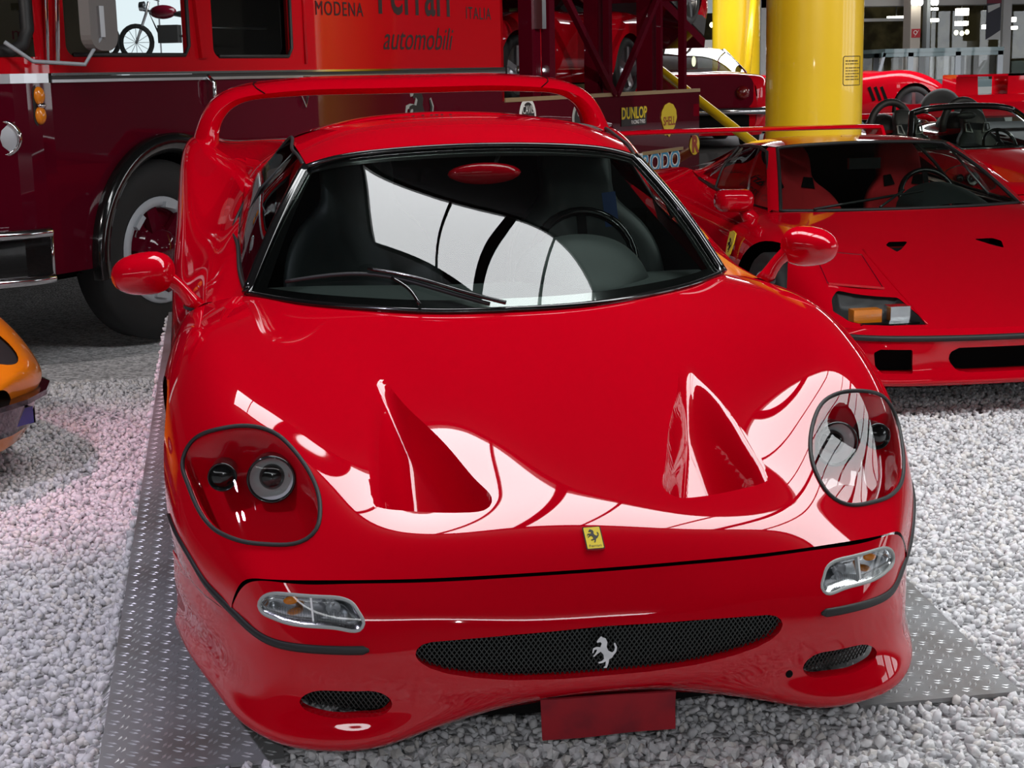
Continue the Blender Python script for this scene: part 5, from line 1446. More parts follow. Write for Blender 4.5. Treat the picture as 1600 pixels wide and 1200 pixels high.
    mb = MB(); mb.box((-.72, .2, .14), (.72, .24, .40)); mb.box((-.85, .45, .14), (.85, 1.4, .36)); mb.box((-.88, 1.5, .12), (.88, 4.1, .40)); mb.put('gap_shade_backing', 'cavity', root, False)  # near-black boxes added behind the openings as their shade
    rows = [bp.ev(np.array([u]), np.array([bp.V]))[0] for u in np.linspace(0, bp.U, 40)]
    hrow = [hp.ev(np.array([u]), np.array([0.]))[0] for u in np.linspace(0, hp.U * .9, 40)]
    pts = np.array(rows) + np.array([0, .002, .012]); MB().tube(np.vstack([pts[::-1] * np.array([-1, 1, 1]), pts[1:]]), .014, 8).put('black_waist_strip', 'black', root)
    vv = []; ff = []
    up = np.array(rows) + np.array([0, .0, .024]); n = len(up); full = np.vstack([up[::-1] * np.array([-1, 1, 1]), up[1:]])
    hp0 = np.array([hp.ev(np.array([u]), np.array([0.]))[0] for u in np.linspace(0, hp.U, 40)]); full2 = np.vstack([hp0[::-1] * np.array([-1, 1, 1]), hp0[1:]])
    m = len(full)
    put('nose_lip', np.vstack([full, full2]), [(i, i + 1, m + i + 1, m + i) for i in range(m - 1)], 'red', root)
    # windscreen, pillars, roof, side glass
    B = np.array([(0, 1.41, .79), (.2, 1.42, .79), (.4, 1.45, .79), (.55, 1.49, .79), (.655, 1.53, .79)]); T = np.array([(0, 2.06, 1.105), (.14, 2.065, 1.104), (.28, 2.075, 1.10), (.40, 2.09, 1.094), (.485, 2.12, 1.084)])
    wp = Patch([B, B * .5 + T * .5 + np.array([0, -.008, .018]), T], True); U, V = wp.grid(30, 24)
    both('windscreen', wp.ev(U, V).reshape(-1, 3), [tuple(f) for f in grid_faces(24, 30)], 'wsglass', root)
    ed = [wp.ev(np.array([wp.U]), np.array([v]))[0] for v in np.linspace(0, wp.V, 12)]
    seal = np.vstack([[wp.ev(np.array([u]), np.array([0.]))[0] for u in np.linspace(0, wp.U, 24)], ed[1:], [wp.ev(np.array([u]), np.array([wp.V]))[0] for u in np.linspace(wp.U, 0, 20)][1:]])
    MB().tube(np.vstack([seal, (seal * np.array([-1, 1, 1]))[::-1][1:-1]]), .010, 8, True).put('windscreen_seal', 'black', root)
    for sg in (-1, 1):
        mir = np.array([sg, 1, 1]); E = np.array(ed)
        ov = E + np.array([.055, .045, -.012]); mid = (E + ov) / 2 + np.array([.012, 0, .012])
        v = np.vstack([E, mid, ov]) * mir; k = len(E); f = [(a + i, a + i + 1, a + k + i + 1, a + k + i) for a in (0, k) for i in range(k - 1)]
        put('windscreen_pillar', v, f if sg < 0 else [tuple(reversed(q)) for q in f], 'red', root)
    RN = [T + np.array([0, .005, .005]), row(2.35, [(0, 1.128), (.14, 1.127), (.28, 1.122), (.40, 1.112), (.50, 1.09)]), row(2.75, [(0, 1.118), (.14, 1.117), (.28, 1.112), (.40, 1.10), (.50, 1.078)])]
    rp = Patch(RN, True); U, V = rp.grid(24, 20); both('roof_panel', rp.ev(U, V).reshape(-1, 3), [tuple(f) for f in grid_faces(20, 24)], 'red', root)
    # body side behind the front wheel
    SD = [row(1.50, [(.66, .785), (.80, .765), (.90, .71), (.95, .56), (.955, .40), (.93, .2), (.90, .13)]), row(2.0, [(.70, .80), (.82, .775), (.90, .72), (.94, .58), (.935, .42), (.92, .2), (.90, .13)]),
          row(2.6, [(.71, .84), (.83, .80), (.91, .74), (.95, .60), (.95, .42), (.93, .2), (.91, .13)]), row(3.2, [(.66, .90), (.82, .84), (.93, .79), (.975, .66), (.975, .42), (.95, .2), (.92, .13)]), row(4.25, [(.60, .86), (.80, .84), (.92, .80), (.97, .66), (.97, .42), (.95, .2), (.92, .15)])]
    sp = Panel(Patch(SD), 50, 90); sp.cut('arch', circle(3.45, .335, .385), YZ); fs_ = sp.build(['arch'])
    for sg in (-1, 1):
        P3, F3 = compact(sp.P.reshape(-1, 3), fs_['']); put('body_side', P3 * np.array([sg, 1, 1]), F3 if sg > 0 else [tuple(reversed(f)) for f in F3], 'red', root)
    SB = np.array([(.685, 1.60, .792), (.705, 1.95, .80), (.712, 2.3, .82), (.715, 2.62, .845), (.70, 2.95, .872)]); STT = np.array([(.55, 2.10, 1.065), (.545, 2.25, 1.085), (.54, 2.45, 1.085), (.535, 2.65, 1.075), (.56, 2.88, .99)])
    sw = Patch([SB, SB * .5 + STT * .5 + np.array([.015, 0, .008]), STT]); U, V = sw.grid(24, 16)
    for sg in (-1, 1):
        P3 = sw.ev(U, V).reshape(-1, 3); F3 = [tuple(f) for f in grid_faces(16, 24)]
        put('side_window', P3 * np.array([sg, 1, 1]), F3, 'sideglass', root)
        mir = np.array([sg, 1, 1])
        MB().tube(np.vstack([SB, STT[::-1]]) * mir, .010, 6, True).put('window_seal', 'black', root)
        MB().tube(np.array([(.70, 1.98, .80), (.64, 2.13, .93), (.548, 2.24, 1.08)]) * mir, .008, 6).put('window_divider', 'alloy', root)
        MB().tube(np.array([(.715, 2.55, .84), (.65, 2.62, .95), (.54, 2.66, 1.07)]) * mir, .010, 6).put('window_divider', 'black', root)
        # sail panel behind the window
        SP = Patch([[(.715, 2.55, .86), (.70, 2.95, .885), (.66, 3.25, .905)], [(.60, 2.75, .99), (.60, 2.98, .955), (.60, 3.3, .91)], [(.50, 2.75, 1.078), (.49, 3.1, 1.0), (.50, 3.6, .90)]]); U2, V2 = SP.grid(12, 12)
        P3 = SP.ev(U2, V2).reshape(-1, 3); put('sail_panel', P3 * mir, [tuple(f) for f in grid_faces(12, 12)], 'red', root)
        # wing uprights and mirrors
        MB().hexa([np.array(p) * mir for p in ((.90, 3.85, .80), (.93, 3.85, .80), (.93, 4.38, .84), (.90, 4.38, .84), (.91, 4.12, 1.10), (.93, 4.12, 1.10), (.93, 4.40, 1.12), (.91, 4.40, 1.12))]).put('wing_upright', 'red', root, False)
        mc = loc(1140, 314, 0, -.93); mc = np.array([.90, mc[1], mc[2]])
        mr = empty('door_mirror'); mr.parent = root
        v, f = [], []; prof = rounded(.20, .115, .045, 4)
        for dy, s_ in ((-.06, .55), (-.045, .85), (0, 1), (.05, 1), (.055, .9), (.055, .0)):
            for a, b in prof: v.append((mc + np.array([a * s_, dy, b * s_])) * mir)
        n = len(prof)
        for i in range(5):
            for k in range(n): f.append((i * n + k, i * n + (k + 1) % n, (i + 1) * n + (k + 1) % n, (i + 1) * n + k))
        f.append(tuple(range(n)))
        mq = MB(); mq.add(v, f); mq.put('mirror_shell', 'red', mr)
        MB().tube(np.array([mc + np.array([-.05, 0, -.045]), mc + np.array([-.10, -.02, -.13])]) * mir, [.035, .05], 10).put('mirror_stalk', 'red', mr)
        # shield badge on the flank
    q = np.array([-.935, 1.42, .63]); bd = empty('flank_badge'); bd.parent = root
    fnb = frame(q, (-1, -.05, .25), (0, 0, 1)); sh = [(-.045, .065), (0, .075), (.045, .065), (.045, .01), (.03, -.045), (0, -.075), (-.03, -.045), (-.045, .01)]
    MB().prism(sh, fnb, .02, .026).put('badge_field', 'yellow', bd, False); horse(fnb, .075, .026, .028, 'blackprint', bd)
    # rear deck and bar wing
    DK = Patch([row(2.75, [(0, 1.118), (.28, 1.112), (.50, 1.078)]), row(3.3, [(0, 1.0), (.28, .985), (.55, .95)]), row(4.25, [(0, .88), (.3, .87), (.62, .86)])], True); U, V = DK.grid(20, 24)
    both('rear_deck', DK.ev(U, V).reshape(-1, 3), [tuple(f) for f in grid_faces(24, 20)], 'red', root)
    wb = MB(); v, f = [], []; pr0 = [(0, 0), (.02, .016), (.10, .022), (.22, .018), (.27, .004), (.22, -.008), (.08, -.012), (.015, -.01)]
    for x in np.linspace(-.935, .935, 30):
        for a, b in pr0: v.append((x, 4.13 + a, 1.105 + b - .006 * (x / .93) ** 4))
    for i in range(29):
        for k in range(8): f.append((i * 8 + k, i * 8 + (k + 1) % 8, (i + 1) * 8 + (k + 1) % 8, (i + 1) * 8 + k))
    f += [tuple(range(8)), tuple(29 * 8 + k for k in range(8))]; wb.add(v, f); wb.put('rear_wing', 'red', root, ang=50)
    # wheels, cabin
    for sg in (-1, 1): wheel_set(root, .915, 1.0, .32, .32, .24, sg); wheel_set(root, .945, 3.45, .335, .335, .32, sg)
    mb = MB(); mb.add([(-.62, 1.5, .35), (.62, 1.5, .35), (.62, 2.75, .35), (-.62, 2.75, .35), (-.66, 1.5, .75), (.66, 1.5, .75), (.66, 2.75, .84), (-.66, 2.75, .84)], [(0, 1, 2, 3), (0, 3, 7, 4), (1, 5, 6, 2), (3, 2, 6, 7)]); mb.put('cabin_tub', 'cavity', root, False)
    MB().add([(-.62, 2.74, .4), (.62, 2.74, .4), (.60, 2.74, .86), (.48, 2.76, 1.07), (-.48, 2.76, 1.07), (-.60, 2.74, .86)], [(0, 1, 2, 3, 4, 5)]).put('rear_bulkhead', 'cavity', root, False)
    dn = Patch([[(0, 1.43, .775), (.3, 1.45, .775), (.64, 1.54, .77)], [(0, 1.7, .765), (.3, 1.72, .765), (.64, 1.78, .75)], [(0, 1.82, .70), (.3, 1.83, .70), (.64, 1.86, .68)], [(0, 1.80, .55), (.3, 1.80, .55), (.64, 1.82, .55)]], True); U, V = dn.grid(16, 14)
    both('dashboard', dn.ev(U, V).reshape(-1, 3), [tuple(f) for f in grid_faces(14, 16)], 'dash', root)
    b0 = MB(); v, f = [], []
    for i in range(9):
        for k in range(17): a = math.pi * k / 16; v.append((.33 - .22 * math.cos(a), 1.55 + .32 * i / 8, .755 + .135 * math.sin(a) * math.sin(.3 + 1.2 * i / 8)))
    for i in range(8):
        for k in range(16): f.append((i * 17 + k, i * 17 + k + 1, (i + 1) * 17 + k + 1, (i + 1) * 17 + k))
    b0.add(v, f); b0.put('instrument_hood', 'dash', root)
    steering_wheel(root, .33, 1.95, .80, .16)
    for x in (-.33, .33): seat(root, x, 2.12, .30, 'seatred', 'bucket_seat', True, 1.02)
    q = loc(1350, 255, 1, 2.0); MB().box(q + np.array([-.09, -.015, -.03]), q + np.array([.09, .015, .03])).put('interior_mirror', 'blackgloss', root, False)
    for a, b in (((-.5, 1.46, .80), (.15, 1.60, .865)), ((-.15, 1.44, .80), (.05, 1.62, .87))): MB().tube([a, b], .007, 6).put('wiper_arm', 'black', root)
    tag(root, 'low red coupe with bar wing, square driving lamps and red bucket seats', 'car')
    return root
coupe = build_coupe()

# ================================================================== other cars of the collection
def simple_car(name, loc, rz, st, cab, paint, wheels, glass='sideglass', tilt=(0, 0), roof=None):
    """st: stations (y, z centre, z shoulder, half width); cab: (y cowl, z, y roof front, y roof rear, z roof, y rear, z rear, half width base, half width roof)"""
    root = empty(name, loc, (tilt[0], tilt[1], rz))
    net = [[(0, y, zc), (w_ * .45, y, zc), (w_ * .78, y, zs), (w_ * .95, y, zs - .05), (w_, y, (zs + .3) / 2), (w_ * .97, y, .30), (w_ * .9, y, .18)] for y, zc, zs, w_ in st]
    p = Patch(net, True); pn = Panel(p, 60, 90)
    for wy, wr in wheels: pn.cut('arch%.2f' % wy, circle(wy, wr, wr * 1.14), YZ, cond=lambda P: P[..., 0] > .45)
    fc = pn.build(['arch%.2f' % wy for wy, wr in wheels])
    o = both('body', pn.P.reshape(-1, 3), fc[''], paint, root); sharp(o, 45)
    y0, y1 = st[0][0], st[-1][0]
    for yy, s_ in ((y0, st[0]), (y1, st[-1])):
        row_ = [np.array(q) for q in net[0 if yy == y0 else -1]]; full = [q * np.array([-1, 1, 1]) for q in row_[:0:-1]] + row_
        put('end_panel', full, [tuple(range(len(full)))], paint, root, False)
    w0 = min(s_[3] for s_ in st)
    mb = MB(); mb.box((-w0 * .7, y0 + .3, .16), (w0 * .7, y1 - .25, .42)); mb.put('underbody', 'cavity', root, False)
    for wy, wr in wheels:
        wx = float(np.interp(wy, [s_[0] for s_ in st], [s_[3] for s_ in st])) * .97
        for sg in (-1, 1): wheel_set(root, wx, wy, wr, wr, .2, sg, 5)
    if cab:
        yc, zc, ya, yb, zr, yd, zd, wb, wr_ = cab
        B = np.array([(0, yc - .08, zc), (wb * .6, yc - .03, zc), (wb, yc + .08, zc - .02)]); T = np.array([(0, ya, zr), (wr_ * .6, ya + .01, zr - .005), (wr_, ya + .05, zr - .03)])
        C_ = np.array([(0, yb, zr), (wr_ * .6, yb, zr - .005), (wr_, yb - .02, zr - .03)]); D_ = np.array([(0, yd, zd), (wb * .6, yd, zd), (wb * .92, yd - .05, zd - .02)])
        for nm, a, b, m_ in (('windscreen', B, T, glass), ('roof', T, C_, paint), ('rear_window', C_, D_, glass)):
            q = Patch([a, (a + b) / 2 + np.array([0, 0, .012]), b], True); U, V = q.grid(14, 10)
            both(nm, q.ev(U, V).reshape(-1, 3), [tuple(f) for f in grid_faces(10, 14)], m_, root)
        for sg in (-1, 1):
            mir = np.array([sg, 1, 1])
            put('side_window', np.array([B[2], C_[2] * .0 + D_[2], C_[2], T[2]]) * mir, [(0, 1, 2, 3)], glass, root, False)
            MB().tube(np.array([B[2], T[2], C_[2], D_[2]]) * mir, .016, 6).put('window_frame', 'chrome' if paint != 'tealgrey' else 'steelgrey', root)
    return root
def place(px, py, depth_y): p = on_axis((px, py), 1, depth_y); return (float(p[0]), float(p[1]), 0)
PI = math.pi

# ---- car on the lower deck of the transporter, nose to the rear
def tloc(s, d, z): q = TP + TD * s - TN * d; return (float(q[0]), float(q[1]), z)
rzt = math.atan2(TD[1], TD[0]) - PI / 2
ST_GT = [(0, .52, .50, .50), (.08, .60, .62, .66), (.5, .70, .76, .78), (1.0, .78, .86, .82), (1.6, .86, .86, .82), (2.6, .88, .87, .82), (3.3, .86, .88, .83), (3.9, .80, .80, .76), (4.15, .72, .70, .64), (4.22, .5, .5, .58)]
lower = simple_car('deck_car', tloc(S2 + .50, 1.20, 1.245), rzt, ST_GT, (1.0, .86, 1.45, 2.0, 1.15, 2.9, .86, .68, .52), 'red2', [(.62, .31), (3.05, .31)])
tag(lower, 'red sports car with silver wheels standing on the lower deck of the transporter', 'car')
RS, RD, RT = 7.1, 1.20, R_(19); RZ = 2.30 + math.tan(RT) * (9.2 - RS)      # tilted upper ramp
upper = simple_car('ramp_car', tloc(RS, RD, RZ), rzt, [(0, .45, .42, .55), (.1, .60, .58, .72), (.6, .72, .74, .80), (1.4, .80, .80, .80), (2.6, .82, .80, .80), (3.4, .74, .72, .76), (3.85, .60, .56, .66), (4.0, .42, .38, .55)], None, 'red2', [(.75, .32), (3.05, .32)], tilt=(-RT, 0))
b_ = MB(); b_.box((-.72, .2, .10), (.72, 3.7, .30)); b_.put('floor_pan', 'frame', upper, False)
ct_, st_t = math.cos(RT), math.sin(RT)
def rpt(u, d, n): return (RS + u * ct_ + n * st_t, d, RZ - u * st_t + n * ct_)     # along the ramp, across, above it
MB().hexa([rpt(u, d, n) for n in (-.10, .004) for u, d in ((-1.0, RD - .8), (3.55, RD - .8), (3.55, RD + .8), (-1.0, RD + .8))]).put('upper_ramp', 'truckdark', tr, False)
for px_, w_ in ((939, .12), (1024, .12), (1071, .07)):          # cross beams from the posts carry the ramp
    sb_ = S(px_, 148); ub_ = (sb_ - RS) / ct_; zb_ = RZ - ub_ * st_t - .10 / ct_
    MB().box((sb_ - w_ / 2, .05, zb_ - .10), (sb_ + w_ / 2, 2.18, zb_ + .02)).put('cross_beam', 'truckdark', tr, False)
    MB().box((sb_ - w_ / 2, 2.10, 1.24), (sb_ + w_ / 2, 2.18, zb_)).put('loading_post', 'truckdark', tr, False)
for s_, y_, rz_ in ((wl.location.x, 2.18, PI), (6.9, .34, 0), (6.9, 1.9, PI)):        # the other road wheels
    w2_ = copy_tree(wl, tr); w2_.location = (s_, y_, .535); w2_.rotation_euler = (0, 0, rz_)
tag(upper, 'red racing car with dark underside tilted on the upper ramp of the transporter', 'car')

# ---- rear of a dark red coupe beside the pillars
rc = place(1192, 160, 15.6)
rear = simple_car('touring_coupe', (rc[0] - .80, 15.6, .55), R_(-9), [(0, .86, .84, .70), (.06, .90, .88, .80), (.5, .95, .90, .86), (1.0, .98, .92, .88), (1.8, .95, .90, .90), (2.8, .90, .86, .90), (3.6, .80, .76, .86), (4.3, .62, .58, .78), (4.45, .5, .48, .70)],
                  (.55, .95, 1.35, 1.9, 1.25, 2.7, .92, .66, .50), 'red2', [(.95, .32), (3.45, .32)])
MB().prism(rounded(1.30, .40, .12), lambda a, b, d: (a, -d, .70 + b), -.02, .02).put('tail_panel', 'truckdark', rear, False)
MB().tube([(-.86, .15, .47), (-.80, -.06, .47), (0, -.10, .47), (.80, -.06, .47), (.86, .15, .47)], .05, 8).put('chrome_bumper', 'chrome', rear)
MB().box((-.6, -.03, .25), (.6, .1, .5)).put('rear_valance', 'cavity', rear, False)
for sg in (-1, 1): MB().lathe([(.0, .085), (.03, .08), (.045, .04), (.048, .001)], (sg * .52, -.015, .69), (0, -1, 0), 24).put('tail_lamp', mat('tail_lamp_red', (.12, .004, .006), .2, coat=.6), rear)
tag(rear, 'dark red fastback coupe seen from behind with chrome bumper beside the yellow pillar', 'car')

# ---- red racing coupe nose behind the thick pillar, facing right
gt = place(1462, 170, 21.0)
gto = simple_car('racing_coupe', (gt[0], 21.0, .55), R_(90), [(0, .50, .46, .40), (.06, .58, .58, .58), (.4, .74, .80, .74), (.8, .84, .90, .82), (1.6, .90, .84, .84), (2.8, .88, .86, .84), (3.5, .90, .90, .86), (4.2, .86, .80, .74), (4.3, .6, .6, .66)], None, 'red2', [(.72, .33), (3.1, .33)])
for k in range(3):
    x = 1.20 + k * .10; o = MB(); o.bar((-.845, x, .45), (-.845, x + .09, .66), .05, .01, (1, 0, 0)); o.put('side_vent', 'cavity', gto, False)
    o = MB(); o.bar((.845, x, .45), (.845, x + .09, .66), .05, .01, (1, 0, 0)); o.put('side_vent', 'cavity', gto, False)
fnb = frame((.848, 1.75, .72), (1, 0, .1), (0, 0, 1)); MB().prism([(-.05, .07), (0, .08), (.05, .07), (.05, 0), (0, -.08), (-.05, 0)], fnb, .0, .006).put('shield_badge', 'yellow', gto, False)
fnb = frame((-.848, 1.75, .72), (-1, 0, .1), (0, 0, 1)); MB().prism([(-.05, .07), (0, .08), (.05, .07), (.05, 0), (0, -.08), (-.05, 0)], fnb, .0, .006).put('shield_badge', 'yellow', gto, False)
tag(gto, 'red racing coupe with slanted side vents and yellow shield behind the thick pillar', 'car')

# ---- teal grey old limousine far behind
M['tealgrey'] = mat('teal_grey_paint', (.10, .15, .16), .3, coat=.8)
M['palegrey'] = mat('pale_grey_paint', (.36, .37, .36), .4, coat=.5)
lm = place(1480, 150, 23.8)
lim = empty('limousine', (lm[0], 23.8, 0), (0, 0, 0))
def lx(px, py, y=23.8): q = on_axis((px, py), 1, y); return q[0] - lm[0], q[2]
x0, zr = lx(1378, 84); x1, _ = lx(1568, 82); _, zb = lx(1480, 125); _, zl = lx(1480, 137)
_, zr = lx(1480, 80)
MB().prism([(x0 - .15, zb), (x0 - .02, zr - .15), (x0 + .2, zr), (x1 - .1, zr + .01), (x1, zr - .08), (x1 + .02, zb)][::-1], lambda a, b, d: (a, d, b), .0, .02)
for (y, nm) in ((0, 'near'), (1.55, 'far')):
    # window frame posts and sills of one side
    MB().box((x0 - .15, y, zl), (x1, y + .04, zb)).put('waist_rail', 'tealgrey', lim, False)
    MB().box((x0, y, zr - .08), (x1, y + .04, zr)).put('roof_rail', 'tealgrey', lim, False)
    for px in (1423, 1497, 1563):
        xp, _ = lx(px, 100); MB().box((xp - .05, y, zb), (xp + .05, y + .04, zr)).put('door_post', 'steelgrey', lim, False)
    xp, _ = lx(1376, 100); MB().bar((xp - .06, y + .02, zb), (xp + .08, y + .02, zr), .05, .04, (0, 1, 0)).put('screen_post', 'steelgrey', lim, False)
    MB().add([(x0, y + .02, zb), (x1, y + .02, zb), (x1, y + .02, zr), (x0, y + .02, zr)], [(0, 1, 2, 3)]).put('side_windows', 'lens', lim, False)
MB().box((x0 + .05, -.02, zr - .01), (x1, 1.6, zr + .06)).put('roof', 'tealgrey', lim, False)
MB().box((x0 - 1.6, .05, .5), (x0 - .05, 1.5, zl - .1)).put('bonnet', 'tealgrey', lim, False)
MB().box((x0 - .2, -.03, .35), (x1 + .2, 1.62, zl)).put('lower_body', 'palegrey', lim, False)
for px in (x0 - .9, x1 - .3):
    MB().lathe([(-.1, .2), (-.1, .36), (0, .38), (.02, .34), (.0, .22), (-.02, .001)], (px, -.05, .38), (0, -1, 0), 28).put('wheel', 'tyre', lim)
tag(lim, 'tall teal grey vintage limousine with square side windows behind the red cars', 'car')

# ---- black and tan car at the edge
tn = place(1576, 130, 25.0)
tan = simple_car('vintage_tourer', (tn[0], 25.0, 0), R_(-90), [(0, .7, .7, .6), (.2, 1.0, 1.0, .75), (1.2, 1.15, 1.15, .8), (2.4, 1.15, 1.15, .8), (3.8, 1.1, 1.05, .75), (4.2, .8, .75, .6)], (1.4, 1.15, 1.7, 2.9, 1.62, 3.2, 1.15, .66, .6), mat('tan_paint', (.36, .22, .12), .4, coat=.6), [(.8, .36), (3.3, .36)])
tag(tan, 'tan and black vintage car at the edge of the back row', 'car')

# ---- red car with a high slotted wing behind the open car
wg = place(1560, 170, 18.6)
wc = empty('winged_racer', (wg[0], 18.6, 0)) # stands on the stage 
def wx_(px, py, y=18.6): q = on_axis((px, py), 1, y); return q[0] - wg[0], q[2]
xa, za = wx_(1497, 117); xb, zb_ = wx_(1492, 160); xc, zc_ = wx_(1530, 120); xd, zd_ = wx_(1574, 150); xe, _ = wx_(1640, 117)
MB().hexa([(xb, 0, zb_ - .05), (xc, 0, zb_ - .05), (xc, .5, zb_ - .05), (xb, .5, zb_ - .05), (xa, .05, za), (xc, .05, za), (xc, .5, za), (xa, .5, za)]).put('wing_end', 'red2', wc, False)
MB().box((xa, 0, za - .03), (xe, .45, za)).put('wing_blade', 'red2', wc, False)
MB().box((xd, 0, zb_ - .1), (xe, .5, za)).put('wing_panel', 'red2', wc, False)
MB().box((xb - .05, -.1, .75), (xe + .6, .9, zd_ + .03)).put('tail', 'red2', wc, False)
MB().box((xb - .9, -.2, .78), (xe + 1.0, .0, wx_(1480, 161)[1])).put('flank', 'red2', wc, False)
for px in (xb - .3, xe + .3): MB().lathe([(-.1, .2), (-.1, .30), (0, .32), (.02, .28), (.0, .2), (-.02, .001)], (px, -.2, .87), (0, -1, 0), 28).put('wheel', 'tyre', wc)
tag(wc, 'red racing car with a high slotted rear wing before the teal limousine', 'car')

# ---- second of the big red cars, open, on the far right: shares the body of the front car
def open_car(src):
    b0 = on_axis((1430, 233), 2, .785); root = empty('open_sports_car', (0, 0, 0), (0, 0, R_(4)))
    skip = ('roof_panel', 'rear_body', 'side_window', 'body_side_none', 'windscreen_pillar', 'window_seal', 'window_divider', 'headliner', 'rear_wing', 'wing_joint', 'interior_mirror', 'seat', 'instrument_hood', 'number_plate_cover', 'seat_belt', 'mirror_bracket', 'wiper_blade', 'wiper_arm', 'wiper_link', 'cabin_tub')
    for ch in src.children:
        if ch.name.split('.')[0] in skip: continue
        copy_tree(ch, root)
    root.location = (b0[0] + .74, b0[1] - 1.60, 0)
    # open tail with two head fairings and hoops
    net = [row(2.45, [(0, .86), (.2, .87), (.38, .90), (.55, .88), (.73, .85)]), row(3.0, [(0, .88), (.2, .93), (.38, .97), (.55, .92), (.71, .87)]), row(3.6, [(0, .88), (.2, .90), (.38, .91), (.55, .89), (.70, .88)]), row(4.35, [(0, .87), (.2, .87), (.38, .866), (.55, .865), (.70, .86)])]
    q = Panel(Patch(net, True), 40, 50); both('open_tail', q.P.reshape(-1, 3), [tuple(f) for f in grid_faces(*q.U.shape)], 'red', root)
    o_ = smooth_curve([(.965, .70), (.93, .80), (.90, .90), (.83, .99), (.70, 1.02), (.4, 1.03), (.0, 1.03)], 30); v, f = [], []
    O = np.vstack([o_, (o_ * np.array([-1, 1]))[::-1][1:]]); pr0 = [(0, -.03), (.04, .0), (.2, .0), (.3, -.02), (.28, -.05), (.08, -.06)]
    for (x, z) in O:
        for a, b in pr0: v.append((x * (1 + b * .3), 3.98 + a, z + b))
    n = len(pr0)
    for a in range(len(O) - 1):
        for k in range(n): f.append((a * n + k, a * n + (k + 1) % n, (a + 1) * n + (k + 1) % n, (a + 1) * n + k))
    m_ = MB(); m_.add(v, f); m_.put('rear_wing', 'red', root)
    for sx_ in (-.38, .38):
        MB().tube([(sx_ + .21 * math.cos(a), 2.62, .88 + .30 * math.sin(a) ** .8) for a in np.linspace(0, PI, 17)], .035, 10).put('roll_hoop', 'black', root)
        MB().ell((sx_, 2.78, .92), .17, .22, .15).put('head_fairing', 'black', root)
        st_ = seat(root, sx_ * .92, 2.10, .34, 'seatblack', 'shell_seat', False, .98)
        fn = lambda a, b, d: (a, d + b * .38 - .05 * (abs(a) / .25) ** 2, b)
        for s2 in (-1, 1):
            pl_ = [(-.035, -.045), (.045, -.03), (.045, .04), (-.0, .045)]
            MB().tube([fn(s2 * (.085 + a * .9), .60 + b, -.03) for a, b in pl_], .009, 6, True).put('harness_slot_rim', 'greysill', st_)
    MB().add([(-.66, 1.5, .32), (.66, 1.5, .32), (.66, 2.5, .32), (-.66, 2.5, .32), (-.70, 1.5, .70), (.70, 1.5, .70), (.70, 2.5, .80), (-.70, 2.5, .80)], [(0, 1, 2, 3), (0, 3, 7, 4), (1, 5, 6, 2), (3, 2, 6, 7)]).put('cabin_tub', 'cavity', root, False)
    MB().ell((0, 0, 0), .10, .03, .035).put('interior_mirror', 'black', root).location = (0, 1.88, 1.06)
    ap = [ws_p.ev(np.array([ws_p.U]), np.array([v_]))[0] for v_ in np.linspace(0, ws_p.V, 16)]; tp = [ws_p.ev(np.array([u]), np.array([ws_p.V]))[0] for u in np.linspace(ws_p.U, 0, 20)]
    fl = np.vstack([ap, tp[1:]]); MB().tube(np.vstack([fl, (fl * np.array([-1, 1, 1]))[::-1][1:]]), .03, 8).put('windscreen_hoop', 'blackgloss', root)
    tag(root, 'open red sports car with two black roll hoops and pale rimmed seat slots', 'car')
    return root
oc = open_car(car)

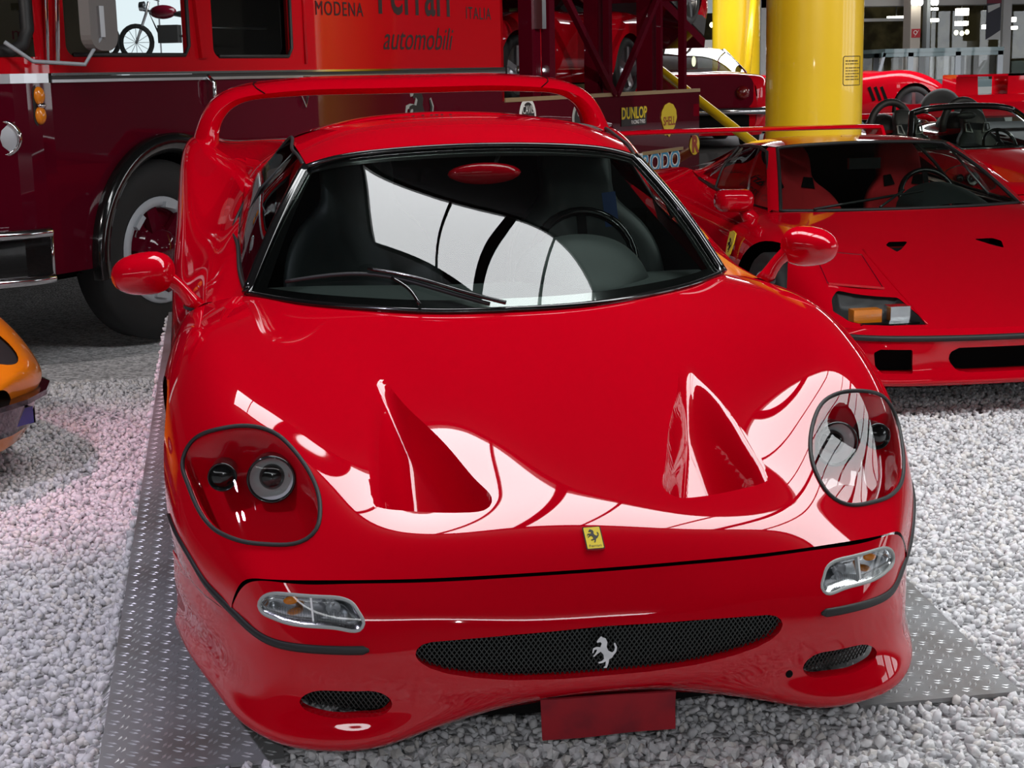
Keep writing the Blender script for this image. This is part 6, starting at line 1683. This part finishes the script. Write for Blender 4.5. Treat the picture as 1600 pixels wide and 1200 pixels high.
# ---- orange car nose at the left edge
def orange_car():
    tip = on_axis((77, 585), 2, .40)
    rz = R_(52)
    root = empty('orange_sports_car', (0, 0, 0), (0, 0, rz))
    st = [(0, .40, .37, .30), (.05, .45, .42, .50), (.22, .52, .50, .66), (.5, .60, .61, .78), (.95, .70, .73, .86), (1.5, .78, .76, .87), (2.4, .86, .80, .87), (3.3, .88, .82, .88), (4.1, .82, .76, .82), (4.3, .6, .6, .74)]
    net = [[(0, y, zc), (w_ * .45, y + .02, zc), (w_ * .80, y + .05, zs), (w_ * .96, y + .09, zs - .06), (w_, y + .12, (zs + .3) / 2), (w_ * .98, y + .12, .34)] for y, zc, zs, w_ in st]
    p = Patch(net, True); pn = Panel(p, 90, 120); LMP = [(.35 + .13 * math.cos(a) + .03 * math.sin(a), .36 + .25 * math.sin(a)) for a in np.linspace(0, 2 * PI, 41)[:-1]]
    pn.cut('lamp', LMP, XY); pn.cut('arch', circle(1.0, .31, .36), YZ, cond=lambda P: P[..., 0] > .6); fc = pn.build(['lamp', 'arch']); PP = pn.P.reshape(-1, 3)
    o = both('body', PP, fc[''], 'orange', root)
    cp, cf = compact(PP, fc['lamp'])
    for sg in (-1, 1):
        mir = np.array([sg, 1, 1]); fl = cf if sg > 0 else [tuple(reversed(f)) for f in cf]
        hl_ = empty('headlight'); hl_.parent = root
        put('lamp_surround', (cp - np.array([0, 0, .012])) * mir, fl, 'black', hl_)
        c0 = cp.mean(0)
        MB().lathe([(-.03, .09), (.01, .088), (.03, .06), (.038, .001)], (c0 + np.array([-.01, .02, -.0])) * mir, (0, -.55, .83), 32).put('lamp_glass', mat('lamp_lens_grey', (.30, .27, .25), .08, coat=1.), hl_)
        MB().lathe([(.0, .094), (.012, .094), (.012, .086)], (c0 + np.array([-.01, .02, -.0])) * mir, (0, -.55, .83), 32).put('lamp_rim', 'chrome', hl_)
        wheel_set(root, .86, 1.0, .31, .31, .2, sg); wheel_set(root, .87, 3.4, .31, .31, .22, sg)
    # black lip, dark mouth and chin
    lip = [(y, x) for x, y in ((0, .0), (.3, .04), (.48, .12), (.62, .24), (.74, .46), (.83, .78))]
    full = [(-x, y) for y, x in lip[::-1]] + [(x, y) for y, x in lip[1:]]
    m_ = MB()
    for (a, b) in zip(full[:-1], full[1:]): m_.hexa([(a[0], a[1] - .02, .325), (b[0], b[1] - .02, .325), (b[0], b[1] + .15, .345), (a[0], a[1] + .15, .345), (a[0], a[1] - .02, .345), (b[0], b[1] - .02, .345), (b[0], b[1] + .15, .37), (a[0], a[1] + .15, .37)])
    m_.put('black_lip', 'blackgloss', root, False)
    v, f = [], []
    for x, y in full: v += [(x * .97, y + .02, .33), (x * .94, y + .06, .20), (x * .90, y + .10, .14)]
    k = len(full)
    put('dark_mouth', v, [(3 * i, 3 * i + 1, 3 * i + 4, 3 * i + 3) for i in range(k - 1)], 'blackgloss', root)
    put('orange_chin', v, [(3 * i + 1, 3 * i + 2, 3 * i + 5, 3 * i + 4) for i in range(k - 1)], 'orange', root)
    for sg in (-1, 1): MB().box((sg * .36 - .05, .11, .225), (sg * .36 + .05, .17, .29)).put('blue_lamp', mat('blue_lamp_glass', (.02, .03, .25), .2, coat=.8), root, False)
    MB().box((-.7, .4, .14), (.7, 4.0, .36)).put('underbody', 'cavity', root, False)
    # cabin
    B = np.array([(0, 1.5, .80), (.4, 1.52, .80), (.68, 1.65, .79)]); T = np.array([(0, 2.2, 1.05), (.3, 2.2, 1.05), (.5, 2.25, 1.02)]); D_ = np.array([(0, 3.6, .90), (.4, 3.55, .88), (.7, 3.4, .84)])
    for nm, a, b, mm in (('windscreen', B, T, 'wsglass'), ('roof', T, D_, 'orange')):
        q = Patch([a, (a + b) / 2 + np.array([0, 0, .02]), b], True); U, V = q.grid(14, 10); both(nm, q.ev(U, V).reshape(-1, 3), [tuple(f2) for f2 in grid_faces(10, 14)], mm, root)
    c_, s_ = math.cos(rz), math.sin(rz)
    # front right-hand corner of the nose sits at the pixel
    lx_, ly_ = .50, .10
    root.location = (tip[0] - (c_ * lx_ - s_ * ly_), tip[1] - (s_ * lx_ + c_ * ly_), 0)
    tag(root, 'orange sports car nose with black ringed headlamp beside the gravel path', 'car')
orange_car()
